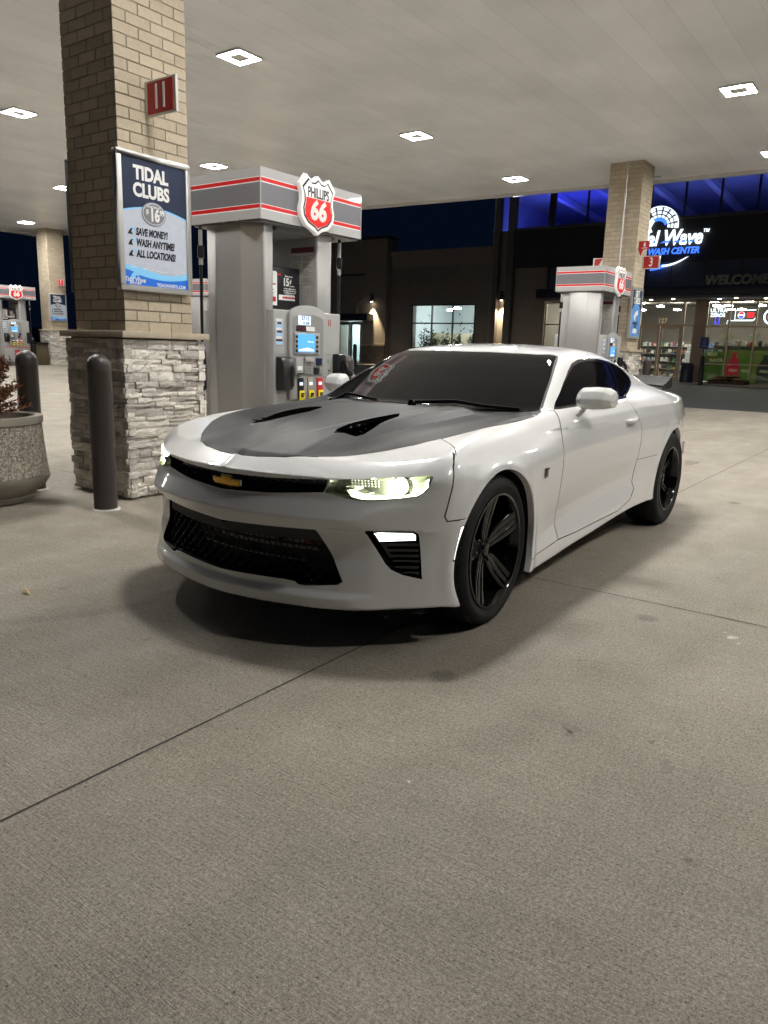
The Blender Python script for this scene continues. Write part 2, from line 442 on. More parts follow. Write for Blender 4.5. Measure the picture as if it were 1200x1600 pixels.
K.cut('windshield', [(-.50, -.01), (-.50, 0), (-.525, .25), (-.585, .45), (-.66, .62), (-.725, .715), (-.76, .742), (-1.05, .663), (-1.30, .583), (-1.343, .562), (-1.28, .46), (-1.232, .30), (-1.206, .12), (-1.20, 0), (-1.20, -.01)], pt_, topc, over=('ws_band',))
K.cut('rear_window', [(-2.58, -.01), (-2.58, .40), (-2.64, .47), (-3.10, .52), (-3.26, .50), (-3.30, .25), (-3.31, -.01)], pt_, topc)
# --- side glass
dlo = [(-.838, .957), (-.90, .992), (-1.126, 1.092), (-1.30, 1.157), (-1.44, 1.198), (-1.591, 1.221), (-1.789, 1.232), (-2.007, 1.229), (-2.233, 1.214), (-2.40, 1.192), (-2.52, 1.155), (-2.575, 1.105), (-2.545, 1.072), (-2.459, 1.050), (-2.22, 1.005), (-2.037, .980), (-1.75, .972), (-1.2, .963)]
cx_, cz_ = -1.75, 1.07
inner = [(x + (cx_-x)*.014 + (.006 if x < -2.3 else -.002), z + (cz_-z)*.11) for x, z in dlo]
K.cut('trim', dlo, ps, side)
K.cut('side_window', inner, ps, side, over=('trim',))
K.cut('quarter_window', [(-2.262, 1.25), (-1.985, .95), (-2.9, .95), (-2.9, 1.25)], ps, side, over=('side_window',))
K.seam([(-2.256, 1.225), (-1.978, .97)], ps, side, w=.022, over=('side_window', 'quarter_window'), label='trim')
# --- openings of the nose
UG = [(0, .708), (.243, .713), (.50, .725), (.483, .672), (.25, .650), (0, .638)]
HL = [(.505, .7255), (.652, .738), (.774, .748), (.838, .755), (.848, .749), (.846, .711), (.829, .682), (.811, .667), (.749, .656), (.686, .649), (.634, .647), (.577, .653), (.527, .663), (.487, .671)]
LED = [(.57, .688), (.592, .690), (.64, .673), (.709, .667), (.768, .672), (.804, .684), (.824, .702), (.832, .736), (.839, .742), (.841, .712), (.825, .686), (.809, .672), (.749, .661), (.686, .655), (.634, .653), (.594, .662)]
FOG = [(.645, .514), (.655, .525), (.668, .528), (.806, .525), (.818, .512), (.836, .318), (.775, .338), (.738, .360), (.714, .388)]
FLAMP = [(.674, .512), (.694, .517), (.800, .515), (.808, .508), (.808, .484), (.690, .478)]
LG = [(0, .500), (.466, .517), (.577, .303), (.559, .288), (.430, .272), (.40, .272), (.381, .284), (.331, .288), (0, .280)]
LGB = [(0, .500), (.466, .517), (.492, .466), (.30, .458), (0, .452)]
K.cut('upper_grille', [(-.01, .708)] + UG + [(-.01, .638)], pf, front)
K.cut('hl', HL, pf, front)
K.cut('hl_led', LED, pf, front, over=('hl',))
K.cut('fog', FOG, pf, front)
K.cut('foglamp', FLAMP, pf, front, over=('fog',))
K.cut('lower_grille', [(-.01, .50)] + LG + [(-.01, .28)], pf, front)
K.cut('lg_band', [(-.01, .50)] + LGB + [(-.01, .452)], pf, front, over=('lower_grille',))
drl = [(.365, .539), (.328, .539), (.362, .388), (.397, .386)]
drli = [(.360, .533), (.338, .533), (.367, .395), (.388, .394)]
K.cut('drl_rim', drl, ps, side); K.cut('marker', drli, ps, side, over=('drl_rim',))
# --- hood vents
vent = [(.395, .262), (.34, .347), (.29, .357), (-.04, .320), (-.135, .262), (-.12, .246), (.02, .216), (.22, .212), (.33, .228)]
K.cut('vent', vent, pt_, topc, over=('hood',))
# --- wheel arches
for cx in (0., -2.811):
    K.cut('arch', [(cx + .385*math.cos(2*math.pi*i/56), .352 + .385*math.sin(2*math.pi*i/56)) for i in range(56)], ps, lambda c, n: np.abs(c[:, 1]) > .56)
# --- shut lines
allp = ('fender', 'front_bumper', 'door', 'quarter_panel', 'sill', 'shell', 'rear_bumper')
K.seam([(.183, .709), (.265, .824), (.31, .86)], pt_, lambda c, n: (n[:, 2] > .5) & (c[:, 2] > .8), over=allp, w=.004)
K.seam([(.31, .832), (.345, .812), (.374, .784), (.402, .73), (.422, .66), (.436, .585), (.425, .563), (.33, .566)], ps, side, over=allp)
K.seam(door_line, ps, side, over=allp)
K.seam([(-.757, .262), (-1.0, .257), (-1.72, .268), (-1.95, .31), (-2.049, .372)], ps, side, over=allp)
K.seam(rear_line, ps, side, over=allp)
K.seam([(-2.018, .575), (-2.40, .575)], ps, side, over=allp, w=.003)
K.seam([(-.30, .233), (-.757, .262)], ps, side, over=allp, w=.004)
K.seam([(-.742, .764), (-.83, .802)], pt_, topc, over=allp, w=.004)
K.seam([(-3.42, 1.0), (-3.30, .75), (-3.24, .60)], ps, side, over=allp)
K.seam(hood_edge, pt_, topc, over=allp + ('hood',), w=.005)
VV = carproj(np.array(K.V), 2); GG = cargrad(VV); GG /= np.linalg.norm(GG, axis=1)[:, None]
car = empty('parked_car', (CARX, CARY, 0), 'white muscle coupe with grey hood and black wheels, headlights on, by the pump', 'car', rz=CARYAW)
def part(name, labels, mats, parent=car, move=None, label=None, lift=0., matof=None, shift=None):
    fs = K.grab(labels) if labels else []
    if not fs: return None
    ids = sorted({i for f in fs for i in f}); mp = {i: k for k, i in enumerate(ids)}
    v = VV[ids] + GG[ids]*lift
    if shift is not None: v = v + np.array(shift)
    me = bpy.data.meshes.new(name); me.from_pydata(v.tolist(), [], [tuple(mp[i] for i in f) for f in fs])
    for m in (mats if isinstance(mats, (list, tuple)) else [mats]): me.materials.append(m)
    me.polygons.foreach_set('use_smooth', [True]*len(me.polygons))
    me.normals_split_custom_set_from_vertices([tuple(n) for n in GG[ids]])
    o = bpy.data.objects.new(name, me); COL.objects.link(o); o.parent = parent
    if label: o['label'] = label
    return o
def parts_lr(name, labels, mats, parent=car, **kw):
    """the same panel left and right as two objects"""
    fs = K.grab(labels); out = []
    keep = K.grab
    for sgn in (1, -1):
        K.grab = lambda lb, s=sgn: [f for f in keep(lb) if s*np.mean([VV[i][1] for i in f]) > 0]
        out.append(part(name, labels, mats, parent, **kw))
    K.grab = keep
    return out
def walls(labels, d, m, name, parent, sgn=0, floor=None, d0=(0, 0, 0)):
    """side walls (and floor) of a pocket: the region's border swept by d"""
    fs = [f for f in K.grab(labels) if sgn == 0 or sgn*np.mean([VV[i][1] for i in f]) > 0]
    es = {}
    for f in fs:
        for i in range(len(f)):
            e = (f[i], f[(i+1) % len(f)]); k = (min(e), max(e)); es[k] = None if k in es else e
    b = [e for e in es.values() if e]
    mb = MB(); vs = []; q = []
    for i, j in b:
        k = len(vs); vs += [VV[i]+d0, VV[j]+d0, VV[j]+d, VV[i]+d]; q.append((k, k+1, k+2, k+3))
    if floor:
        ids = sorted({i for f in fs for i in f}); mp = {i: len(vs)+k for k, i in enumerate(ids)}
        vs += [VV[i]+d for i in ids]; q += [tuple(mp[i] for i in f) for f in fs]
    me = bpy.data.meshes.new(name); me.from_pydata([tuple(map(float, v)) for v in vs], [], q); me.materials.append(m)
    bm = bmesh.new(); bm.from_mesh(me); bmesh.ops.remove_doubles(bm, verts=bm.verts, dist=1e-6); bm.to_mesh(me); bm.free()
    if floor:
        me.polygons.foreach_set('use_smooth', [True]*len(me.polygons))
        me.set_sharp_from_angle(angle=R(35))
    o = bpy.data.objects.new(name, me); COL.objects.link(o); o.parent = parent; return o
def cb(mb, name, mats, parent=car, **kw):
    """an extra piece modelled in the car's own axes"""
    o = mb.build(name, mats, None, **kw); o.parent = parent; return o
m_paint = mat('white_paint', (.73, .73, .725), rough=.35, coat=1., coatr=.02, spec=.4)
m_wrap = mat('matt_grey_wrap', (.028, .028, .029), rough=.46, spec=.20)
m_gblack = mat('gloss_black', (.006, .006, .007), rough=.12, coat=.6)
m_mblack = mat('matt_black_plastic', (.012, .012, .013), rough=.55)
m_dgrey = mat('dark_grey_plastic', (.03, .03, .03), rough=.6)
m_gap = mat('panel_gap_black', (.01, .01, .01), rough=.9)
m_tint = mat('tinted_glass', (.006, .006, .007), rough=.015, spec=.22, ior=1.40)
m_tint2 = mat('tinted_side_glass', (.004, .004, .005), rough=.04, spec=.05, ior=1.3)
m_ledw = mat('lit_light_guide', (.9, .9, .85), rough=.3, emis=(.97, 1, .72), es=6)
m_fogl = mat('lit_white_lamp', (.9, .9, .9), rough=.3, emis=(.93, 1, .96), es=3)
m_mark = mat('lit_marker_lens', (.9, .9, .85), rough=.3, emis=(1, .97, .86), es=1.2)
m_xenon = mat('lit_projector', (1, 1, 1), rough=.3, emis=(1, 1, .84), es=150)
m_chrome = mat('chrome', (.6, .6, .6), rough=.12, metal=1.)
m_gold = mat('gold_emblem', (.75, .42, .07), rough=.25, metal=.7)
m_rub = mat('tyre_rubber', (.012, .012, .012), rough=.7, spec=.3, bump=.15, bscale=90)
m_rimb = mat('gloss_black_rim', (.004, .004, .004), rough=.10, coat=.25, spec=.35)
m_disc = mat('brake_disc_steel', (.25, .25, .25), rough=.35, metal=1.)
m_hlin = mat('headlamp_reflector', (.40, .42, .34), rough=.32, metal=.75)
def glass_mat(name, tint=(1, 1, 1), refl=.5):
    m = bpy.data.materials.new(name); m.use_nodes = True; n = m.node_tree; n.nodes.clear()
    o = n.nodes.new('ShaderNodeOutputMaterial'); a = n.nodes.new('ShaderNodeBsdfTransparent'); a.inputs[0].default_value = (*tint, 1)
    g = n.nodes.new('ShaderNodeBsdfGlossy'); g.inputs['Roughness'].default_value = .02
    fr = n.nodes.new('ShaderNodeFresnel'); fr.inputs[0].default_value = 1.35 + refl*.3
    mx = n.nodes.new('ShaderNodeMixShader'); n.links.new(fr.outputs[0], mx.inputs[0]); n.links.new(a.outputs[0], mx.inputs[1]); n.links.new(g.outputs[0], mx.inputs[2])
    n.links.new(mx.outputs[0], o.inputs[0]); return m
m_lens = glass_mat('clear_lens', (.97, 1, .95))
part('body_shell', ('shell',), m_paint)
part('front_bumper', ('front_bumper',), m_paint)
part('rear_bumper', ('rear_bumper',), m_paint)
parts_lr('fender', ('fender',), m_paint); doors = parts_lr('door', ('door',), m_paint)
parts_lr('quarter_panel', ('quarter_panel',), m_paint); parts_lr('side_sill', ('sill',), m_paint)
hood = part('hood', ('hood',), m_wrap, label='matt grey wrapped hood')
part('windshield', ('windshield',), m_tint)
part('windshield_frame', ('ws_band', 'cowl'), m_mblack, lift=-.002)
part('rear_window', ('rear_window',), m_tint)
parts_lr('side_window', ('side_window',), m_tint2, lift=-.006); parts_lr('quarter_window', ('quarter_window',), m_tint2, lift=-.006)
parts_lr('window_trim', ('trim',), m_gblack, lift=-.001)
part('shut_line', ('gap',), m_gap, lift=-.004)
XF = lambda y, z: float(carproj(np.array([[P_(abs(y)) + V_(z), y, z]]), 6)[0][0])
def xf_at(y, z):
    a, b = 0., 1.1
    for _ in range(30):
        m = (a+b)/2
        if carf(np.array([m]), np.array([y]), np.array([z]))[0] < 0: a = m
        else: b = m
    return a
dv = lambda x, y=0, z=0: np.array([x, y, z], float)
# upper grille: a recessed gloss-black slot with a faint mesh and the gold cross emblem
ug = walls(('upper_grille',), dv(-.035), m_gblack, 'upper_grille', car, floor=True)
mb = MB()
for k in range(3):
    z0 = .655 + .018*k
    pth = []
    for i in range(97):
        y = -.47 + .94*i/96; z = z0 + .012*abs(y)/.47*1.2 + (.004 if i % 4 < 2 else -.004)
        pth.append((xf_at(y, z) - .026, y, z))
    mb.tube(pth, .0022, 5)
mg = cb(mb, 'grille_mesh', m_mblack, ug)
mb = MB()
bow = [(-.088, -.018), (-.082, .018), (-.030, .018), (-.030, .031), (.034, .031), (.034, .018), (.088, .018), (.082, -.018), (.030, -.018), (.030, -.031), (-.034, -.031), (-.034, -.018)]
xe = xf_at(0, .672)
put_poly(mb, [(a*.93, b*.93) for a, b in bow], (xe - .022, 0, .668), (0, 1, 0), (.12, 0, .99), t=.012)
cb(mb, 'emblem', m_gold, car, bevel=.003, label=None) if False else cb(mb, 'emblem', m_gold, car, bevel=.0025)
mb = MB(); put_poly(mb, [(a*1.06, b*1.12) for a, b in bow], (xe - .026, 0, .668), (0, 1, 0), (.12, 0, .99), t=.010)
cb(mb, 'emblem_surround', m_chrome, car, bevel=.002)
# lower grille: deep dark pocket, honeycomb bars, a strip of radiator behind them
lg = walls(('lower_grille', 'lg_band'), dv(-.13), m_mblack, 'lower_grille', car, floor=True)
part('grille_band', ('lg_band',), m_dgrey, parent=lg, shift=(-.016, 0, 0))
mb = MB()
zt = lambda y: .500 + .017*abs(y)/.466 if abs(y) < .466 else .517 - .214*(abs(y)-.466)/.111
zb = lambda y: .280 + .008*abs(y)/.33 if abs(y) < .34 else (.28 if abs(y) < .43 else .272 + .016*(abs(y)-.43)/.13)
for row in range(7):
    z0 = .292 + .0265*row
    seg = []
    for i in range(201):
        y = -.56 + 1.12*i/200
        ph = (y*100/5.6 + (.5 if row % 2 else 0)) % 1.0
        tri = (min(ph, .25) if ph < .5 else .25 - min(ph - .5, .25))*4          # trapezoid zigzag
        z = z0 + .0125*(tri*2 - 1)*.9 + .018*abs(y)**2
        if zb(y) + .002 < z < zt(y) - .03: seg.append((xf_at(y, max(z, .27)) - .030, y, z))
        else:
            if len(seg) > 3: mb.tube(seg, .0036, 5)
            seg = []
    if len(seg) > 3: mb.tube(seg, .0036, 5)
cb(mb, 'honeycomb_mesh', m_mblack, lg)
mb = MB()
rf_ = mat('dull_aluminium', (.35, .33, .30), rough=.4, metal=.9)
for z0, z1, ya, yb in ((.425, .440, -.30, .42), (.398, .412, -.12, .42), (.345, .352, -.25, .35)):
    n = int((yb-ya)/.008)
    for i in range(n):
        y = ya + i*.008; x = xf_at(y, .42) - .10
        mb.box(x, x+.004, y, y+.0035, z0, z1)
    cb(mb, 'radiator_fins', rf_, lg); mb = MB()
mb = MB(); xx = xf_at(.36, .43) - .095; mb.box(xx, xx+.004, .30, .40, .428, .440); cb(mb, 'cooler_badge', mat('dull_red', (.25, .03, .03), rough=.5), lg)
# head, fog and marker lamps
for sg in (1, -1):
    ll = 'left' if sg > 0 else 'right'
    hl = walls(('hl',), dv(-.055), m_hlin, 'headlight', car, sgn=sg, floor=True)
    walls(('hl_led',), dv(-.020), m_hlin, 'light_guide_wall', hl, sgn=sg, d0=dv(-.055))
    kg = K.grab; K.grab = lambda lb, s=sg: [f for f in kg(lb) if s*np.mean([VV[i][1] for i in f]) > 0]
    part('light_guide', ('hl_led',), m_ledw, parent=hl, shift=(-.019, 0, 0))
    part('lens', ('hl', 'hl_led'), m_lens, parent=hl, lift=-.001)
    fg = walls(('fog',), dv(-.045), m_gblack, 'fog_lamp_housing', car, sgn=sg, floor=True)
    part('fog_lamp', ('foglamp',), m_fogl, parent=fg, shift=(-.006, 0, 0))
    walls(('foglamp',), dv(-.045), m_gblack, 'lamp_bezel', fg, sgn=sg)
    mk = part('marker_lamp', ('marker',), m_mark, shift=(0, -.002*sg, 0)); part('marker_bezel', ('drl_rim',), m_gblack, parent=mk, shift=(0, -.001*sg, 0))
    K.grab = kg
    mb = MB()
    for k in range(6):
        z = .468 - .024*k; ya = .700 + (.470 - z)*.45; yb = .812 + (.47-z)*.06
        if yb - ya < .01: continue
        x0 = xf_at(sg*ya, z) - .014; x1 = xf_at(sg*yb, z) - .018
        mb.add([(x0, sg*ya, z), (x1, sg*yb, z), (x1-.03, sg*yb, z+.006), (x0-.03, sg*ya, z+.006), (x0, sg*ya, z-.006), (x1, sg*yb, z-.006), (x1-.03, sg*yb, z), (x0-.03, sg*ya, z)],
               [(0, 1, 2, 3), (4, 7, 6, 5), (0, 4, 5, 1), (1, 5, 6, 2), (2, 6, 7, 3), (3, 7, 4, 0)])
    cb(mb, 'louvre', m_gblack, fg)
    mb = MB(); y = .742*sg; z = .708; x = xf_at(y, z) - .045
    mb.lathe([(.0, .030), (.012, .0285), (.022, .022), (.028, .010), (.030, -.005)], (x, y, z), 24, 0); cb(mb, 'projector', m_xenon, hl, smooth=True)
    mb = MB(); mb.lathe([(.036, .018), (.040, .018), (.043, -.01), (.036, -.01)], (x, y, z), 28, 0, closed=True); cb(mb, 'projector_ring', m_chrome, hl, smooth=True)
    mb = MB(); y = .605*sg; x = xf_at(y, .712) - .05
    for i in range(9):
        for j in range(3): mb.lathe([(0, .006), (.003, .0045), (.0045, 0)], (xf_at((.565+.012*i)*sg, .70+.011*j) - .048, (.565+.012*i)*sg, .700 + .011*j), 6, 0)
    cb(mb, 'reflector_dots', mat('lamp_facets', (.75, .75, .7), rough=.2, metal=.8, emis=(1, 1, .85), es=.25), hl)
# hood vents
for sg in (1, -1):
    hv = walls(('vent',), dv(0, 0, -.022), m_gblack, 'hood_vent', car, sgn=sg, floor=True)
    mb = MB()
    for k in range(7):
        x = .30 - .055*k; y0, y1 = sg*(.225 + .004*k), sg*(.345 - .009*k)
        z0 = float(carproj(np.array([[x, (y0+y1)/2, .9]]), 8)[0][2]) - .004
        mb.add([(x, y0, z0), (x+.012, y1, z0), (x-.03, y1, z0-.014), (x-.042, y0, z0-.014), (x, y0, z0-.003), (x+.012, y1, z0-.003), (x-.03, y1, z0-.017), (x-.042, y0, z0-.017)], [(0, 1, 2, 3), (4, 7, 6, 5), (0, 4, 5, 1), (1, 5, 6, 2), (2, 6, 7, 3), (3, 7, 4, 0)])
    cb(mb, 'vent_louvre', m_gblack, hv)
# arches: rolled lips and dark wheel wells
for cx in (0., -2.811):
    for sg in (1, -1):
        mb = MB(); pr0 = []; pr1 = []; pr2 = []
        for i in range(61):
            a = -.62 + (math.pi + 1.24)*i/60
            x, z = cx + .385*math.cos(a), .352 + .385*math.sin(a)
            if z < .17: continue
            y = float(W_(np.array([x]))[0]); P = np.array([[x, sg*y, z]])
            lo_, hi_ = .7, 1.0
            for _ in range(22):
                m = (lo_+hi_)/2
                if carf(np.array([x]), np.array([m]), np.array([z]))[0] < 0: lo_ = m
                else: hi_ = m
            pr0.append((x, sg*(lo_+.0005), z)); pr1.append((cx + .381*math.cos(a), sg*(lo_-.03), .352 + .381*math.sin(a))); pr2.append((cx + .395*math.cos(a), sg*.52, .352 + .395*math.sin(a)))
        n = len(pr0)
        mb.add(pr0 + pr1, [(i, i+1, n+i+1, n+i) for i in range(n-1)])
        cb(mb, 'arch_lip', m_paint, smooth=True)
        mb = MB(); mb.add(pr1 + pr2, [(i, i+1, n+i+1, n+i) for i in range(n-1)]); mb.box(cx-.39, cx+.39, sg*.50, sg*.52, .2, .74)
        cb(mb, 'wheel_well', m_mblack)
mb = MB(); mb.box(-3.5, .55, -.62, .62, .165, .30); cb(mb, 'underbody', m_mblack)
# ---- wheels
def wheel(cx, sg, rim_r, front, steer=0.):
    w = empty('wheel', (0, 0, 0)); del_props = None
    w.parent = car; w.location = (cx, sg*.80, .352); w.rotation_euler = (0, 0, steer + (0 if sg > 0 else math.pi))
    hw = .122 if front else .128            # half width, outer face towards +y
    T = MB(); ro = .352
    prof = [(rim_r+.006, -hw+.012), (rim_r+.03, -hw+.002), (ro-.035, -hw), (ro-.012, -hw+.012), (ro-.003, -hw+.032)]
    for k in range(4):
        y = -.072 + .048*k
        prof += [(ro, y-.018), (ro, y+.018), (ro-.007, y+.020), (ro-.007, y+.028)] if k < 3 else [(ro, y-.018), (ro, y+.018)]
    prof += [(ro-.003, hw-.032), (ro-.012, hw-.012), (ro-.035, hw), (ro-.05, hw+.0015), (ro-.053, hw-.0005), (rim_r+.03, hw-.002), (rim_r+.012, hw-.008), (rim_r+.006, hw-.012)]
    T.lathe(prof, (0, 0, 0), 96, 1, closed=True)
    # shoulder sipes
    for i in range(60):
        a = 2*math.pi*i/60
        for s2 in (-1, 1):
            c, s_ = math.cos(a), math.sin(a); r0, r1 = ro-.014, ro+.0012
            y0, y1 = s2*(hw-.052), s2*(hw-.012); t = .0042
            T.add([((r)*s_ + t*c*q, y, (r)*c - t*s_*q) for y, r in ((y0, r1), (y1, r1-.010), (y1, r0-.01), (y0, r0)) for q in (-1, 1)],
                  [(0, 2, 3, 1), (2, 4, 5, 3), (0, 1, 7, 6), (0, 6, 4, 2), (1, 3, 5, 7)])
    ty = cb(T, 'tyre', m_rub, w, smooth=True)
    Rm = MB()
    Rm.lathe([(rim_r+.008, hw-.012), (rim_r+.006, hw-.004), (rim_r-.004, hw-.003), (rim_r-.010, hw-.010), (rim_r-.022, hw-.05), (rim_r-.03, 0), (rim_r-.03, -hw+.02), (rim_r+.008, -hw+.012)], (0, 0, 0), 72, 1, cap=False)
    rim = cb(Rm, 'rim', m_rimb, w, smooth=True)
    Sp = MB()
    n = 5
    def arm(a0, a1, w0, w1, y0, y1, r0, r1, dep=.03):
        secs = []
        for k in range(6):
            t = k/5; a = a0 + (a1-a0)*t; r = r0 + (r1-r0)*t; ww = w0 + (w1-w0)*t; y = y0 + (y1-y0)*(t**1.5)
            c, s_ = math.cos(a), math.sin(a); d = dep*(1-.4*t)
            secs.append([((r*s_) + q*ww*c, yy, (r*c) - q*ww*s_) for q, yy in ((-.5, y-.004), (-.30, y), (.30, y), (.5, y-.004), (.42, y-d), (-.42, y-d))])
        vs = [p for s in secs for p in s]
        Sp.add(vs, [(i*6+j, i*6+(j+1) % 6, (i+1)*6+(j+1) % 6, (i+1)*6+j) for i in range(5) for j in range(6)] + [tuple(range(6)), tuple(range(30, 36))[::-1]])
    if front:
        for i in range(n):
            a = 2*math.pi*i/n + .12
            for q in (-1, 1):
                arm(a + q*.30, a + q*.125, .026, .046, hw-.064, hw-.012, .045, rim_r-.004, dep=.036)
            arm(a, a, .034, .050, hw-.067, hw-.0155, .03, rim_r-.005, dep=.024)
        Sp.lathe([(0, hw-.052), (.030, hw-.052), (.034, hw-.056), (.036, hw-.066), (.062, hw-.070), (.070, hw-.082), (.070, hw-.11)], (0, 0, 0), 40, 1)
        for i in range(5):
            a = 2*math.pi*(i+.5)/5 + .12; Sp.lathe([(0, hw-.066), (.008, hw-.066), (.010, hw-.076), (.010, hw-.09)], (.052*math.sin(a), 0, .052*math.cos(a)), 8, 1)
    else:
        for i in range(n):
            a = 2*math.pi*i/n + .3
            for q in (-1, 1): arm(a + q*.16, a + q*.05, .022, .026, hw-.075, hw-.050, .05, rim_r-.012)
            arm(a + .62, a + .62, .02, .05, hw-.085, hw-.07, .05, .12, dep=.012)
        Sp.lathe([(0, hw-.045), (.034, hw-.045), (.038, hw-.05), (.042, hw-.065), (.068, hw-.072), (.075, hw-.10), (.075, hw-.13)], (0, 0, 0), 40, 1)
        for i in range(5):
            a = 2*math.pi*(i+.5)/5; Sp.lathe([(0, hw-.052), (.008, hw-.052), (.010, hw-.065), (.010, hw-.08)], (.054*math.sin(a), 0, .054*math.cos(a)), 8, 1)
    cb(Sp, 'spoke_set', m_rimb, rim, bevel=.0025, seg=1, ang=30)
    D = MB(); D.lathe([(.0, hw-.135), (.165, hw-.135), (.165, hw-.155), (.0, hw-.155)], (0, 0, 0), 48, 1)
    cb(D, 'brake_disc', mat('dark_disc', (.05, .05, .05), rough=.4, metal=1.), w, smooth=True)
    return w
wheel(0, 1, .266, True, R(-2.5)*-1); wheel(0, -1, .266, True, R(2.5))
wheel(-2.811, 1, .236, False); wheel(-2.811, -1, .236, False)
# ---- door mirrors
def mirror(sg):
    mb = MB()
    def sec(y, x0, x1, z0, z1, tl=0.):
        # rounded-hexagon section in x-z at lateral position y, x1 is the front
        return [(x1-.004, y, z0+.020), (x1+.006+tl, y, (z0+z1)/2-.004), (x1-.012, y, z1-.022), (x1-.040, y, z1-.003), (x0+.010, y, z1), (x0, y, z1-.012), (x0, y, z0+.012), (x0+.012, y, z0), (x1-.030, y, z0)]
    S = [sec(.832, -1.100, -1.050, .980, 1.030), sec(.842, -1.110, -1.022, .966, 1.058), sec(.870, -1.118, -1.003, .958, 1.076), sec(.93, -1.128, -1.006, .956, 1.080), sec(.992, -1.142, -1.035, .960, 1.076), sec(1.024, -1.155, -1.065, .968, 1.058), sec(1.036, -1.158, -1.095, .985, 1.034)]
    n = 9; vs = [(x, sg*y, z) for s in S for x, y, z in s]
    mb.add(vs, [(i*n+j, i*n+(j+1) % n, (i+1)*n+(j+1) % n, (i+1)*n+j) for i in range(len(S)-1) for j in range(n)] + [tuple(range(n))[::-1], tuple(range((len(S)-1)*n, len(S)*n))])
    o = cb(mb, 'door_mirror', m_paint, smooth=False)
    at = o.data.attributes.new('crease_edge', 'FLOAT', 'EDGE')
    at.data.foreach_set('value', [.78]*len(o.data.edges))
    md = o.modifiers.new('s', 'SUBSURF'); md.levels = 3; md.render_levels = 3
    for p in o.data.polygons: p.use_smooth = True
    mb = MB()
    A = [(-.985, .845, .895), (-.985, .835, .925), (-1.075, .835, .935), (-1.075, .848, .90)]
    B = [(-1.035, .90, .962), (-1.035, .895, .985), (-1.09, .895, .985), (-1.09, .90, .962)]
    mid = [tuple((np.array(a)*.45 + np.array(b)*.55 + np.array([.004, .0, -.010]))) for a, b in zip(A, B)]
    vs = [(x, sg*y, z) for s in (A, mid, B) for x, y, z in s]
    mb.add(vs, [(i*4+j, i*4+(j+1) % 4, (i+1)*4+(j+1) % 4, (i+1)*4+j) for i in range(2) for j in range(4)] + [(3, 2, 1, 0), (8, 9, 10, 11)])
    s_ = cb(mb, 'mirror_arm', m_paint, o); md = s_.modifiers.new('s', 'SUBSURF'); md.levels = 2; md.render_levels = 2
    for e in s_.data.edges: pass
    for p in s_.data.polygons: p.use_smooth = True
    mb = MB(); mb.add([(-1.1605, sg*y, z) for y, z in ((.86, .982), (.87, 1.052), (1.0, 1.052), (1.022, 1.02), (1.01, .985))], [(0, 1, 2, 3, 4)])
    cb(mb, 'mirror_glass', m_tint, o)
    return o
mirror(1); mirror(-1)
# ---- door handles
for sg, d in zip((1, -1), doors):
    mb = MB(); ys = []
    for k in range(9):
        t = k/8; x = -1.74 - .20*t; z = .842 + .012*t
        y = float(W_(np.array([x]))[0]) - float(D_door(np.array([z - .035*min((-x-.5)/1.5, 1)]))[0])
        b = .034*math.sin(math.pi*min(max(t*1.0, .0), 1))**.5 + .002
        ys.append((x, y, z, b))
    secs = [[(x, sg*(y+b), z+.018), (x, sg*(y+b+.008), z), (x, sg*(y+b), z-.018), (x, sg*(y+b-.014), z-.014), (x, sg*(y+b-.014), z+.014)] for x, y, z, b in ys]
    vs = [p for s in secs for p in s]
    mb.add(vs, [(i*5+j, i*5+(j+1) % 5, (i+1)*5+(j+1) % 5, (i+1)*5+j) for i in range(8) for j in range(5)] + [tuple(range(5)), tuple(range(40, 45))])
    h = cb(mb, 'door_handle', m_paint, d); md = h.modifiers.new('s', 'SUBSURF'); md.levels = 2; md.render_levels = 2
    for p in h.data.polygons: p.use_smooth = True
    # cup behind the handle
    mb = MB(); x, y, z = -1.80, ys[3][1], .845
    # ---- fender badge, wipers, spoiler, rear lamps
for sg in (1, -1):
    mb = MB(); yb = sg*(float(W_(np.array([-.5]))[0]) + .001)
    for p in ([(-.030, .022), (-.022, .022), (-.022, -.010), (-.012, -.018), (-.012, .022), (-.004, .022), (-.004, -.024), (-.018, -.030), (-.030, -.018)],
              [(.0, .022), (.030, .022), (.028, .012), (.012, .012), (.012, -.024), (.0, -.018)]):
        vs = [(-.492 - sg*0 - a*.9, yb, .667 + b) for a, b in p] + [(-.492 - a*.9, yb + sg*.004, .667 + b) for a, b in p]; k = len(p)
        mb.add(vs, [tuple(range(k)), tuple(range(k, 2*k))[::-1]] + [(i, (i+1) % k, k+(i+1) % k, k+i) for i in range(k)])
    cb(mb, 'fender_badge', mat('badge_grey', (.15, .15, .15), rough=.3, metal=.8))
def surf_z(x, y, dz=0.):
    a, b = .7, 1.4
    for _ in range(30):
        m = (a+b)/2
        if carf(np.array([x]), np.array([y]), np.array([m]))[0] < 0: a = m
        else: b = m
    return a + dz
for (xa, ya), (xb, yb) in (((-.50, .22), (-.665, .66)), ((-.50, -.42), (-.475, .10))):
    pass
